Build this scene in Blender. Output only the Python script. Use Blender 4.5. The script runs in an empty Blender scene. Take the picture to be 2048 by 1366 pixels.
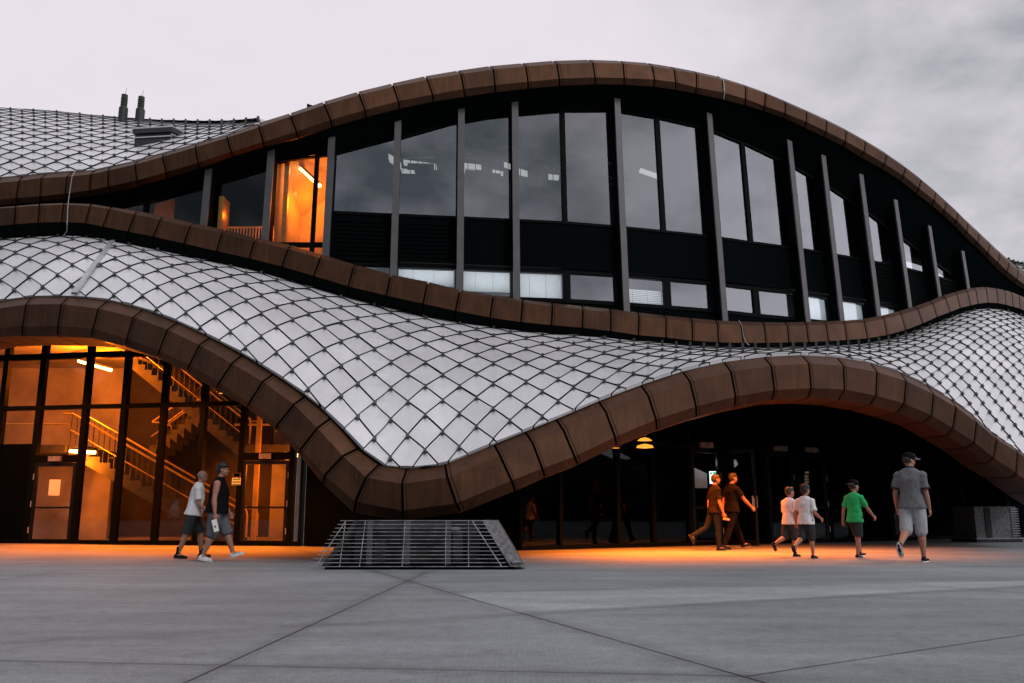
import bpy, bmesh, math, random
from mathutils import Vector, Matrix, noise
random.seed(7)
C = bpy.context.scene.collection
sc = bpy.context.scene
R = math.radians
# ------------------------------------------------------------------ camera model
F = 1732.0; CX, CY = 1024.0, 683.0
TILT = math.atan(337.0 / F); CAMZ = 0.92
ct, st = math.cos(TILT), math.sin(TILT)

def P(px, py, Y):
    """photo pixel (2048 wide) + distance along the ground -> point in the place"""
    u = (px - CX) / F; v = (CY - py) / F
    dy = ct - v * st; dz = st + v * ct
    k = Y / dy
    return Vector((u * k, Y, CAMZ + dz * k))

def gY(py):
    v = (CY - py) / F
    return -CAMZ * (ct - v * st) / (st + v * ct)

def G(px, py, z=0.0):
    p = P(px, py, gY(py)); p.z = z
    return p

def lut(table):
    xs = [t[0] for t in table]
    def f(x):
        if x <= xs[0]:
            a, b = table[0], table[1]
        elif x >= xs[-1]:
            a, b = table[-2], table[-1]
        else:
            i = max(j for j in range(len(xs) - 1) if xs[j] <= x)
            a, b = table[i], table[i + 1]
        t = (x - a[0]) / (b[0] - a[0])
        return a[1] + (b[1] - a[1]) * t
    return f

# ------------------------------------------------------------------ materials
def mat(name):
    m = bpy.data.materials.new(name); m.use_nodes = True
    nt = m.node_tree
    return m, nt, nt.nodes['Principled BSDF']

def N(nt, typ, **kw):
    n = nt.nodes.new(typ)
    for k, v in kw.items():
        setattr(n, k, v)
    return n

def simple(name, col, rough=0.6, metal=0.0, var=0.12, scale=6.0, bump=0.0, bscale=60.0, spec=0.5, island=0.0):
    m, nt, b = mat(name)
    b.inputs['Roughness'].default_value = rough
    b.inputs['Metallic'].default_value = metal
    b.inputs['Specular IOR Level'].default_value = spec
    tc = N(nt, 'ShaderNodeTexCoord')
    nz = N(nt, 'ShaderNodeTexNoise'); nz.inputs['Scale'].default_value = scale; nz.inputs['Detail'].default_value = 6
    nt.links.new(tc.outputs['Object'], nz.inputs['Vector'])
    mr = N(nt, 'ShaderNodeMapRange')
    mr.inputs['From Min'].default_value = 0.3; mr.inputs['From Max'].default_value = 0.7
    mr.inputs['To Min'].default_value = 1 - var; mr.inputs['To Max'].default_value = 1 + var
    nt.links.new(nz.outputs['Fac'], mr.inputs['Value'])
    val = mr.outputs['Result']
    if island:
        ge = N(nt, 'ShaderNodeNewGeometry')
        m2 = N(nt, 'ShaderNodeMapRange')
        m2.inputs['To Min'].default_value = 1 - island; m2.inputs['To Max'].default_value = 1 + island
        nt.links.new(ge.outputs['Random Per Island'], m2.inputs['Value'])
        mu = N(nt, 'ShaderNodeMath', operation='MULTIPLY')
        nt.links.new(val, mu.inputs[0]); nt.links.new(m2.outputs['Result'], mu.inputs[1]); val = mu.outputs[0]
    vm = N(nt, 'ShaderNodeVectorMath', operation='SCALE')
    vm.inputs[0].default_value = col[:3]
    nt.links.new(val, vm.inputs['Scale'])
    nt.links.new(vm.outputs[0], b.inputs['Base Color'])
    if bump:
        n2 = N(nt, 'ShaderNodeTexNoise'); n2.inputs['Scale'].default_value = bscale; n2.inputs['Detail'].default_value = 4
        nt.links.new(tc.outputs['Object'], n2.inputs['Vector'])
        bp = N(nt, 'ShaderNodeBump'); bp.inputs['Strength'].default_value = bump; bp.inputs['Distance'].default_value = 0.02
        nt.links.new(n2.outputs['Fac'], bp.inputs['Height'])
        nt.links.new(bp.outputs['Normal'], b.inputs['Normal'])
    return m

def glass(name, tint=(0.75, 0.82, 0.85), ior=1.75, rough=0.0, wave=0.0):
    m = bpy.data.materials.new(name); m.use_nodes = True
    nt = m.node_tree; nt.nodes.clear()
    out = N(nt, 'ShaderNodeOutputMaterial')
    tr = N(nt, 'ShaderNodeBsdfTransparent'); tr.inputs['Color'].default_value = (*tint, 1)
    gl = N(nt, 'ShaderNodeBsdfGlossy'); gl.inputs['Roughness'].default_value = rough
    gl.inputs['Color'].default_value = (0.88, 0.95, 1.0, 1)
    fr = N(nt, 'ShaderNodeFresnel'); fr.inputs['IOR'].default_value = ior
    mx = N(nt, 'ShaderNodeMixShader')
    nt.links.new(fr.outputs[0], mx.inputs[0]); nt.links.new(tr.outputs[0], mx.inputs[1]); nt.links.new(gl.outputs[0], mx.inputs[2])
    nt.links.new(mx.outputs[0], out.inputs['Surface'])
    if wave:
        tc = N(nt, 'ShaderNodeTexCoord')
        nz = N(nt, 'ShaderNodeTexNoise'); nz.inputs['Scale'].default_value = 0.7; nz.inputs['Detail'].default_value = 2
        nt.links.new(tc.outputs['Object'], nz.inputs['Vector'])
        bp = N(nt, 'ShaderNodeBump'); bp.inputs['Strength'].default_value = wave; bp.inputs['Distance'].default_value = 0.05
        nt.links.new(nz.outputs['Fac'], bp.inputs['Height'])
        nt.links.new(bp.outputs['Normal'], gl.inputs['Normal'])
    return m

def emit(name, col, s):
    m = bpy.data.materials.new(name); m.use_nodes = True
    nt = m.node_tree; nt.nodes.clear()
    out = N(nt, 'ShaderNodeOutputMaterial'); e = N(nt, 'ShaderNodeEmission')
    e.inputs['Color'].default_value = (*col, 1); e.inputs['Strength'].default_value = s
    nt.links.new(e.outputs[0], out.inputs['Surface'])
    return m

M = {}
def bronze_material():
    m = simple('bronze_sheet', (0.072, 0.0305, 0.0135), rough=0.45, metal=0.7, var=0.22, scale=2.2, bump=0.25, bscale=140, island=0.16)
    nt = m.node_tree; b = nt.nodes['Principled BSDF']
    src = b.inputs['Base Color'].links[0].from_socket
    tc = N(nt, 'ShaderNodeTexCoord'); mp = N(nt, 'ShaderNodeMapping'); mp.inputs['Scale'].default_value = (7, 7, .55)
    nz = N(nt, 'ShaderNodeTexNoise'); nz.inputs['Scale'].default_value = 1.6; nz.inputs['Detail'].default_value = 7; nz.inputs['Roughness'].default_value = .65
    nt.links.new(tc.outputs['Object'], mp.inputs['Vector']); nt.links.new(mp.outputs[0], nz.inputs['Vector'])
    r1 = N(nt, 'ShaderNodeMapRange'); r1.inputs['From Min'].default_value = .32; r1.inputs['From Max'].default_value = .7; r1.inputs['To Min'].default_value = .72; r1.inputs['To Max'].default_value = 1.25
    nt.links.new(nz.outputs['Fac'], r1.inputs['Value'])
    vm = N(nt, 'ShaderNodeVectorMath', operation='SCALE'); nt.links.new(src, vm.inputs[0]); nt.links.new(r1.outputs[0], vm.inputs['Scale'])
    # pale runs left by birds and rain
    n2 = N(nt, 'ShaderNodeTexNoise'); n2.inputs['Scale'].default_value = 3.1; n2.inputs['Detail'].default_value = 3
    nt.links.new(mp.outputs[0], n2.inputs['Vector'])
    r2 = N(nt, 'ShaderNodeMapRange'); r2.inputs['From Min'].default_value = .735; r2.inputs['From Max'].default_value = .80; r2.inputs['To Max'].default_value = .5
    nt.links.new(n2.outputs['Fac'], r2.inputs['Value'])
    mx = N(nt, 'ShaderNodeMix'); mx.data_type = 'RGBA'; mx.inputs[7].default_value = (.22, .19, .17, 1)
    nt.links.new(r2.outputs[0], mx.inputs[0]); nt.links.new(vm.outputs[0], mx.inputs[6]); nt.links.new(mx.outputs[2], b.inputs['Base Color'])
    r3 = N(nt, 'ShaderNodeMapRange'); r3.inputs['To Min'].default_value = .34; r3.inputs['To Max'].default_value = .62
    nt.links.new(nz.outputs['Fac'], r3.inputs['Value']); nt.links.new(r3.outputs[0], b.inputs['Roughness'])
    return m
M['bronze'] = bronze_material()
M['joint'] = simple('joint_dark', (0.003, 0.004, 0.004), rough=0.9, spec=0.0)
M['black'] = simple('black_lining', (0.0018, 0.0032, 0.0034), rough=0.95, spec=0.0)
M['spandrel'] = simple('black_infill', (0.0012, 0.0026, 0.0029), rough=0.7, spec=0.015)
M['frame'] = simple('dark_frame', (0.0022, 0.0034, 0.0036), rough=0.5, spec=0.03)
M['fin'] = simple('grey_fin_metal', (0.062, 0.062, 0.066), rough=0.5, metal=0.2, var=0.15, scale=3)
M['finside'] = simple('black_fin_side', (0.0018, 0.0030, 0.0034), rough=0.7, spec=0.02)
M['guard'] = simple('guard_metal', (0.045, 0.060, 0.045), rough=0.45, metal=0.3, island=0.25)
M['strip'] = simple('strip_metal', (0.42, 0.43, 0.45), rough=0.4, metal=0.5)
M['galv'] = simple('galvanised_steel', (0.22, 0.23, 0.24), rough=0.45, metal=0.5, var=0.4, scale=9)
M['plate'] = simple('worn_plate', (0.085, 0.085, 0.09), rough=0.6, metal=0.2, var=0.55, scale=14, bump=0.2)
M['post'] = simple('grey_post', (0.065, 0.065, 0.07), rough=0.8, var=0.4, scale=12)
M['duct'] = simple('dark_duct', (0.014, 0.015, 0.016), rough=.7, var=.6, scale=9)
M['barsteel'] = simple('bar_steel', (0.25, 0.26, 0.27), rough=.5, metal=.4, var=.5, scale=7)
M['shaft'] = simple('shaft_wall', (0.006, 0.007, 0.008), rough=0.8, var=0.5, scale=5)
M['plaster'] = simple('concrete_wall', (0.38, 0.34, 0.29), rough=0.85, var=0.42, scale=0.8, bump=0.15, bscale=12)
M['plasterdim'] = simple('concrete_wall_dim', (0.20, 0.18, 0.16), rough=0.9, var=0.3, scale=1.3)
M['wallshade'] = simple('shaded_stair_wall', (0.035, 0.03, 0.028), rough=0.9, var=0.3, scale=1.3)  # darker copy of the concrete wall, shade put into its colour
M['stone'] = simple('stair_concrete', (0.07, 0.066, 0.055), rough=0.8, var=0.25, scale=4)
M['rail'] = simple('painted_rail', (0.50, 0.36, 0.08), rough=0.4, metal=0.3)
M['rod'] = simple('dark_rod', (0.03, 0.028, 0.025), rough=0.5)
def blind_material():
    m, nt, b = mat('blind_slat')
    b.inputs['Base Color'].default_value = (0.80, 0.82, 0.84, 1); b.inputs['Roughness'].default_value = .7
    out = nt.nodes['Material Output']; tl = N(nt, 'ShaderNodeBsdfTranslucent'); tl.inputs['Color'].default_value = (.8, .82, .84, 1)
    mx = N(nt, 'ShaderNodeMixShader'); mx.inputs[0].default_value = .5
    nt.links.new(b.outputs[0], mx.inputs[1]); nt.links.new(tl.outputs[0], mx.inputs[2]); nt.links.new(mx.outputs[0], out.inputs['Surface'])
    return m
M['blind'] = blind_material()
M['glass_up'] = glass('window_glass', ior=2.6, wave=0.02)
M['glass_low'] = glass('entrance_glass', tint=(0.90, 0.90, 0.88), ior=1.42)
M['hall'] = simple('hall_wall', (0.030, 0.036, 0.040), rough=0.9, var=0.4, scale=0.5)
M['lampw'] = emit('lamp_white', (1.0, 0.96, 0.92), 0.42)
M['lampo'] = emit('lamp_warm', (1.0, 0.50, 0.14), 9.0)
M['lampo2'] = emit('lamp_amber', (1.0, 0.36, 0.04), 1.3)
M['flue'] = simple('flue_black', (0.012, 0.014, 0.015), rough=0.6)
M['hatch'] = simple('hatch_metal', (0.55, 0.56, 0.58), rough=0.3, metal=0.6)
M['hatchdark'] = simple('hatch_curb', (0.02, 0.022, 0.024), rough=0.7)
M['wire'] = simple('wire_metal', (0.40, 0.41, 0.40), rough=0.5, metal=0.3)
M['paper'] = simple('white_paper', (0.75, 0.72, 0.66), rough=0.9, var=0.03)
M['darkmetal'] = simple('door_metal', (0.004, 0.005, 0.005), rough=0.4, spec=0.2)
M['handle'] = simple('handle_steel', (0.55, 0.52, 0.48), rough=0.3, metal=0.8)

def tile_material():
    m, nt, b = mat('white_roof_tile')
    b.inputs['Roughness'].default_value = 0.42
    b.inputs['Metallic'].default_value = 0.3
    tc = N(nt, 'ShaderNodeTexCoord'); ge = N(nt, 'ShaderNodeNewGeometry')
    n1 = N(nt, 'ShaderNodeTexNoise'); n1.inputs['Scale'].default_value = 0.55; n1.inputs['Detail'].default_value = 5
    n2 = N(nt, 'ShaderNodeTexNoise'); n2.inputs['Scale'].default_value = 5.0; n2.inputs['Detail'].default_value = 8; n2.inputs['Roughness'].default_value = 0.7
    mp = N(nt, 'ShaderNodeMapping'); mp.inputs['Scale'].default_value = (1.0, 0.35, 0.35)
    nt.links.new(tc.outputs['Object'], n1.inputs['Vector'])
    nt.links.new(tc.outputs['Object'], mp.inputs['Vector']); nt.links.new(mp.outputs[0], n2.inputs['Vector'])
    a1 = N(nt, 'ShaderNodeMapRange'); a1.inputs['From Min'].default_value = .3; a1.inputs['From Max'].default_value = .7
    a1.inputs['To Min'].default_value = .86; a1.inputs['To Max'].default_value = 1.05
    a2 = N(nt, 'ShaderNodeMapRange'); a2.inputs['From Min'].default_value = .25; a2.inputs['From Max'].default_value = .75
    a2.inputs['To Min'].default_value = .90; a2.inputs['To Max'].default_value = 1.04
    a3 = N(nt, 'ShaderNodeMapRange'); a3.inputs['To Min'].default_value = .88; a3.inputs['To Max'].default_value = 1.05
    nt.links.new(n1.outputs['Fac'], a1.inputs['Value']); nt.links.new(n2.outputs['Fac'], a2.inputs['Value'])
    nt.links.new(ge.outputs['Random Per Island'], a3.inputs['Value'])
    x1 = N(nt, 'ShaderNodeMath', operation='MULTIPLY'); x2 = N(nt, 'ShaderNodeMath', operation='MULTIPLY')
    nt.links.new(a1.outputs[0], x1.inputs[0]); nt.links.new(a2.outputs[0], x1.inputs[1])
    nt.links.new(x1.outputs[0], x2.inputs[0]); nt.links.new(a3.outputs[0], x2.inputs[1])
    vm = N(nt, 'ShaderNodeVectorMath', operation='SCALE'); vm.inputs[0].default_value = (0.655, 0.665, 0.69)
    nt.links.new(x2.outputs[0], vm.inputs['Scale']); nt.links.new(vm.outputs[0], b.inputs['Base Color'])
    r = N(nt, 'ShaderNodeMapRange'); r.inputs['To Min'].default_value = .34; r.inputs['To Max'].default_value = .55
    nt.links.new(n2.outputs['Fac'], r.inputs['Value']); nt.links.new(r.outputs[0], b.inputs['Roughness'])
    return m
M['tile'] = tile_material()

# ------------------------------------------------------------------ mesh helpers
class MB:
    def __init__(self):
        self.v = []; self.f = []; self.m = []
    def add(self, vs, fs, mi=0):
        o = len(self.v); self.v += [tuple(p) for p in vs]
        for f in fs:
            self.f.append([i + o for i in f]); self.m.append(mi)
    def quad(self, a, b, c, d, mi=0):
        self.add([a, b, c, d], [(0, 1, 2, 3)], mi)
    def hexa(self, p, mi=0):      # 8 points: bottom ring 0-3, top ring 4-7
        self.add(p, [(3, 2, 1, 0), (4, 5, 6, 7), (0, 1, 5, 4), (1, 2, 6, 5), (2, 3, 7, 6), (3, 0, 4, 7)], mi)
    def box(self, lo, hi, mi=0):
        x0, y0, z0 = lo; x1, y1, z1 = hi
        self.hexa([(x0, y0, z0), (x1, y0, z0), (x1, y1, z0), (x0, y1, z0), (x0, y0, z1), (x1, y0, z1), (x1, y1, z1), (x0, y1, z1)], mi)
    def obox(self, c, ax, ay, az, mi=0):   # centre and three half-axis vectors
        c, ax, ay, az = Vector(c), Vector(ax), Vector(ay), Vector(az)
        self.hexa([c - ax - ay - az, c + ax - ay - az, c + ax + ay - az, c - ax + ay - az,
                   c - ax - ay + az, c + ax - ay + az, c + ax + ay + az, c - ax + ay + az], mi)
    def bar(self, a, b, w, d, nrm, mi=0):  # rectangular bar a->b, width w sideways, depth d along nrm
        a, b = Vector(a), Vector(b); t = (b - a).normalized(); n = Vector(nrm).normalized()
        s = t.cross(n).normalized()
        self.obox((a + b) / 2, t * (b - a).length / 2, s * w / 2, s.cross(t).normalized() * d / 2, mi)
    def tube(self, pts, r, seg=8, mi=0, cap=True):
        pts = [Vector(p) for p in pts]; n = len(pts)
        rs = r if isinstance(r, (list, tuple)) else [r] * n
        up = Vector((0.13, 0.21, 0.97)); rings = []
        for i, p in enumerate(pts):
            t = (pts[min(i + 1, n - 1)] - pts[max(i - 1, 0)]).normalized()
            s = t.cross(up)
            if s.length < 0.1:
                s = t.cross(Vector((1, 0, 0)))
            s.normalize(); q = s.cross(t)
            rings.append([p + (s * math.cos(k * 2 * math.pi / seg) + q * math.sin(k * 2 * math.pi / seg)) * rs[i] for k in range(seg)])
        vs = [v for ring in rings for v in ring]; fs = []
        for i in range(n - 1):
            for k in range(seg):
                k2 = (k + 1) % seg
                fs.append((i * seg + k, i * seg + k2, (i + 1) * seg + k2, (i + 1) * seg + k))
        if cap:
            fs.append(tuple(range(seg))[::-1]); fs.append(tuple((n - 1) * seg + k for k in range(seg)))
        self.add(vs, fs, mi)
    def lathe(self, c, prof, seg=20, mi=0):
        c = Vector(c); vs = []; fs = []
        for r, z in prof:
            for k in range(seg):
                a = 2 * math.pi * k / seg
                vs.append(c + Vector((r * math.cos(a), r * math.sin(a), z)))
        for i in range(len(prof) - 1):
            for k in range(seg):
                k2 = (k + 1) % seg
                fs.append((i * seg + k, i * seg + k2, (i + 1) * seg + k2, (i + 1) * seg + k))
        fs.append(tuple(range(seg))[::-1]); fs.append(tuple((len(prof) - 1) * seg + k for k in range(seg)))
        self.add(vs, fs, mi)
    def build(self, name, mats, parent=None, smooth=False):
        me = bpy.data.meshes.new(name)
        me.from_pydata(self.v, [], self.f)
        for m in (mats if isinstance(mats, (list, tuple)) else [mats]):
            me.materials.append(m)
        me.polygons.foreach_set('material_index', self.m)
        if smooth:
            me.polygons.foreach_set('use_smooth', [True] * len(self.f))
        me.update()
        o = bpy.data.objects.new(name, me); C.objects.link(o)
        if parent is not None:
            o.parent = parent
            o.matrix_parent_inverse = parent.matrix_basis.inverted()
        return o

def tag(o, label=None, cat=None, group=None, kind=None):
    for k, v in (('label', label), ('category', cat), ('group', group), ('kind', kind)):
        if v:
            o[k] = v
    return o

def empty(name, loc=(0, 0, 0), label=None, cat=None, group=None):
    o = bpy.data.objects.new(name, None); C.objects.link(o); o.location = loc
    o.empty_display_size = 0.3
    return tag(o, label, cat, group)

# ------------------------------------------------------------------ the place: plan depths
YL = lut([(-120, 18.2), (0, 17.7), (150, 17.3), (350, 16.6), (550, 15.9), (720, 15.4), (850, 15.2), (1000, 15.5), (1200, 16.3), (1400, 17.1), (1600, 17.8), (1800, 18.9), (2000, 20.4), (2120, 21.5)])
YG = lut([(-200, 21.5), (0, 21.3), (406, 20.8), (540, 20.7), (670, 20.7), (790, 20.9), (915, 21.1), (1025, 21.3), (1130, 21.5), (1225, 21.8), (1320, 22.2), (1410, 22.6), (1500, 23.2), (1575, 23.65), (1640, 24.15), (1710, 24.8), (1780, 25.5), (1845, 26.5), (1937, 28.2), (2048, 30.8), (2120, 32.6)])
YM = lambda x: YG(x) - 1.5
YU = lambda x: YG(x) - 0.60

LJ = [((-85, 620), (-97, 640), (-100, 676), (-100, 690)), ((-10, 601), (-22, 620), (-27, 658), (-27, 675)),
 ((66, 591), (52, 609), (45, 653), (44, 672)), ((141, 590), (123, 608), (116, 652), (115, 673)), ((220, 598), (197, 617), (186, 657), (183, 676)),
 ((291, 615), (267, 634), (254, 677.5), (251, 693)), ((360, 642), (335, 659), (319, 701), (314, 715)), ((424, 672), (399, 690), (379, 730), (373, 744)),
 ((489, 706.5), (464, 727), (438.5, 765), (431, 779)), ((552, 745), (525.5, 763), (499, 805), (494, 815)), ((615, 789), (588, 809), (556, 848), (551, 859)),
 ((667, 832), (635, 856), (602, 898), (598, 909)), ((723, 894), (686, 912), (649, 951), (645, 967)), ((760, 927), (732, 955), (711, 1003), (708, 1026)),
 ((814, 934.5), (804, 967.5), (805, 1021.5), (805, 1042)), ((889, 926), (894.5, 955), (912, 1007), (921, 1026)), ((986, 885.5), (1000, 911), (1023, 961), (1030, 981)),
 ((1048, 860), (1065, 885.5), (1084.5, 937), (1090, 955)), ((1110, 835), (1127, 861), (1149, 913), (1156, 929.5)), ((1194.5, 799), (1211.5, 823.5), (1230, 874), (1233.5, 892)),
 ((1279, 766.6), (1296.5, 791), (1312, 839), (1314, 860)), ((1362, 739), (1380, 763), (1392, 813), (1393, 833.6)), ((1445, 720), (1462, 743.5), (1471, 793), (1469, 814)),
 ((1524, 709.5), (1542.5, 731.5), (1549, 780), (1543.6, 799.5)), ((1600, 706), (1618, 727), (1622.5, 776), (1615, 796)), ((1670.5, 710), (1687, 731.6), (1689, 779), (1677, 800)),
 ((1737.5, 722), (1754, 744), (1752, 791), (1739, 810)), ((1796, 740.4), (1812, 762), (1808, 807), (1793.6, 825)), ((1851, 767), (1867, 788), (1863, 830.5), (1847, 844)),
 ((1898, 794), (1912, 814), (1905.6, 856), (1893.5, 871)), ((1941, 825), (1953, 844), (1948.5, 884), (1934, 895)), ((1980, 862), (1993.5, 878), (1987, 915), (1974, 926)),
 ((2024, 891), (2035, 904), (2032, 946), (2022, 955)), ((2066, 921), (2076, 934), (2073, 976), (2063, 986)), ((2110, 950), (2120, 963), (2117, 1005), (2107, 1014))]
_M = [((-70, 424), (-70, 426), (-73, 461), (-74, 483)), ((-17, 416), (-17, 418), (-20, 453), (-21, 475)), ((31, 412), (31, 414), (28.6, 448.5), (28, 471)), ((79, 408), (78.7, 411), (76, 445), (75, 469)),
 ((128.5, 406), (127, 409), (123, 444), (122, 467)), ((182, 408), (180, 412), (171, 446), (169, 469)), ((223, 414.5), (219, 418), (205.5, 453), (202, 474)), ((273.5, 422), (269, 429), (256, 463), (253, 484)),
 ((326, 432), (321, 439), (306.5, 473), (303, 494)), ((384.5, 446), (380, 453), (368, 487), (365, 508)), ((450, 459.5), (444, 466), (433, 502), (431, 521)), ((513, 476), (509, 482.4), (499, 516.5), (497, 534)),
 ((581, 490), (576, 498), (564, 533), (561.5, 551.6)), ((646, 510), (640.6, 516.5), (627.5, 551.6), (625, 570)), ((711, 529.6), (706.5, 536), (696.6, 572.5), (694.5, 590)), ((784.5, 549.4), (780, 556), (772.5, 591), (771, 609)),
 ((857, 564), (854, 570), (846, 607), (845, 626)), ((921, 580), (919, 585), (911, 621.5), (910, 639)), ((986, 589.6), (986, 595), (980, 635), (979, 650)), ((1046, 599.5), (1045, 605), (1042, 644), (1041, 659)),
 ((1104, 606), (1105, 613), (1103, 650), (1102, 665.5)), ((1164, 612), (1166, 619), (1165, 655.5), (1165, 670)), ((1220.5, 618), (1221.5, 625.5), (1221.5, 662), (1221.5, 676)), ((1276, 625), (1278, 633), (1277, 670), (1277, 683.5)),
 ((1327.5, 631), (1332, 638), (1332, 675), (1331, 688)), ((1380, 636), (1384.5, 645), (1385, 681), (1384.5, 693)), ((1431, 640.6), (1435, 648), (1437, 684.5), (1437, 696.6)), ((1478, 643), (1482, 650.5), (1487, 685.6), (1487, 698)),
 ((1524, 644.5), (1528.5, 651.6), (1532, 685.6), (1532, 699)), ((1569, 645), (1575, 651.6), (1578, 684.5), (1578, 698)), ((1609, 643.7), (1613, 651), (1617, 684), (1617, 697.5)), ((1647.5, 642.6), (1652, 649), (1657, 682), (1657, 694)),
 ((1683.7, 641.5), (1689, 648), (1693.6, 680), (1693.6, 692)), ((1723, 638.6), (1728.7, 645), (1735, 676.6), (1735, 687.6)), ((1761.7, 631.6), (1768, 638), (1774, 670), (1774, 681)), ((1797, 622.8), (1802, 629.4), (1811, 660), (1811, 671)),
 ((1828.7, 613), (1836, 619.5), (1845, 647), (1846, 657)), ((1859.5, 602), (1866, 608.5), (1873.7, 633.8), (1875, 645)), ((1883.6, 592), (1891, 597.5), (1900, 624), (1901, 635)), ((1909, 584.4), (1914, 590), (1920, 616), (1921, 626)),
 ((1928.7, 579), (1935, 584), (1941, 610.7), (1942, 620.6)), ((1947, 575.6), (1951.7, 580.6), (1956, 607.4), (1956.5, 617)), ((1969, 574), (1972.6, 579), (1976, 605), (1976, 616)), ((1991, 576.7), (1993.5, 581), (1996, 606), (1996.5, 617)),
 ((2007.7, 580), (2010, 585), (2012, 609.6), (2012, 620)), ((2022, 584), (2024, 589), (2026, 613), (2026, 624)), ((2037.4, 590), (2038.5, 594), (2040, 617), (2040, 629)), ((2053, 597), (2054, 601), (2056, 625), (2056, 636)), ((2069, 606), (2070, 610), (2072, 634), (2072, 645)), ((2090, 619), (2091, 623), (2093, 647), (2093, 658))]
MJ = _M
UJ = [((-45, 358), (-50, 370), (-54, 404)), ((0, 354), (-6, 366), (-10, 400)), ((47, 349.6), (38.5, 361.7), (32, 396)), ((94.5, 345), (82.4, 356), (80, 392.5)), ((148, 341), (134, 353), (130, 387)),
 ((192, 338.7), (181, 348.6), (179, 380.4)), ((221, 332), (216, 341), (216, 373)), ((276, 319.5), (270, 329), (273.5, 360.6)), ((328.6, 305), (325, 313.5), (332, 344.4)), ((394, 286), (390.6, 294.5), (395.7, 325.5)),
 ((454, 269.5), (454, 275.5), (462, 303.5), (465, 312)), ((516.5, 246), (518, 254), (526, 283.7), (528.5, 293.6)), ((580, 226.6), (581, 233), (593, 263), (595.5, 276)), ((647, 203.5), (649, 210), (661.5, 240), (663.7, 254)),
 ((715, 183.7), (718.6, 190), (729.6, 220), (732, 234)), ((783.5, 167), (786.7, 173.4), (796.6, 202.4), (799, 216.7)), ((849.4, 152.5), (855, 159), (865, 189), (866, 203)), ((914, 141.5), (922, 148), (927.5, 178), (929.6, 193)),
 ((978, 132.3), (987, 139), (990, 170), (991, 184)), ((1043, 126.6), (1051.6, 132.7), (1056, 163.5), (1056, 176.7)), ((1105.4, 121.7), (1114, 128), (1118.6, 157.3), (1118.6, 171)), ((1175.7, 119.5), (1185.6, 125.7), (1190, 154.7), (1191, 168)),
 ((1238, 121.7), (1246, 127), (1248.5, 156), (1248.5, 169)), ((1294.5, 126), (1304, 132.7), (1309, 159), (1307.7, 173)), ((1338, 132.7), (1348, 139), (1351.6, 164.6), (1351.6, 179)), ((1382, 141), (1393, 147.7), (1393, 174.5), (1391, 186.6)),
 ((1433, 152.5), (1445, 159.5), (1448, 185.5), (1447, 198.6)), ((1482, 167.4), (1491, 173.4), (1491, 197.5), (1489, 209.6)), ((1523, 182), (1530.7, 187), (1529, 212), (1527, 221.7)), ((1560, 197.5), (1571, 205), (1570, 226), (1567, 235)),
 ((1602, 216), (1613, 224), (1612.6, 243.7), (1608.6, 254.7)), ((1643, 234.5), (1653, 242.5), (1652, 262.5), (1648, 273)), ((1682, 254), (1692, 262), (1691, 282), (1686, 292)), ((1722, 276), (1731, 284), (1728, 303), (1720, 313)),
 ((1762, 300), (1772.6, 310), (1769, 327), (1763, 337)), ((1800, 326), (1811, 336), (1806.7, 351), (1801, 361)), ((1832, 350), (1842, 360), (1837.5, 376), (1832, 386)), ((1862, 375), (1871.5, 385), (1868, 399.7), (1863, 409.6)),
 ((1884, 395), (1892, 404.5), (1889, 419.5), (1884, 428)), ((1908, 417), (1915.5, 426), (1913, 440), (1907, 449)), ((1929, 438), (1936, 448), (1934, 462), (1928, 471)), ((1952, 459), (1958, 468.5), (1955, 483), (1949, 491)),
 ((1973, 479), (1979, 488.5), (1976, 504), (1970, 512)), ((1994, 499), (1999, 508), (1995.7, 524), (1989, 533)), ((2013, 516), (2018, 526), (2014, 541.5), (2008, 550)), ((2032, 531), (2036, 541), (2034, 558), (2028, 566)),
 ((2056, 548), (2060, 559), (2060, 576), (2054, 583)), ((2082, 565), (2086, 577), (2086, 594), (2080, 600)), ((2110, 582), (2114, 594), (2114, 611), (2108, 617))]
UJ = [j if len(j) == 4 else (*j, (j[2][0] + 2, j[2][1] + 11)) for j in UJ]

building = empty('arena_building', (0, 24, 0), 'large arena building with wave shaped bronze eaves and white diamond tiled roof', 'building')

def fascia_points(J, Yf, dT, dB, dE):
    out = []
    for T, Cc, B, D in J:
        y = Yf((T[0] + B[0]) / 2)
        t = P(*T, y + dT); c = P(*Cc, y); b = P(*B, y + 0.03); d = P(*D, y + dB)
        e = d + Vector((0, dE, 0.02)); k = t + Vector((0, 0.25, -0.12))
        out.append([k, t, c, b, d, e])
    return out
FL = fascia_points(LJ, YL, 0.27, 0.16, 1.15)
FM = fascia_points(MJ, YM, 0.22, 0.16, 0.9)
FU = fascia_points(UJ, YU, 0.25, 0.18, 0.10)

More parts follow.
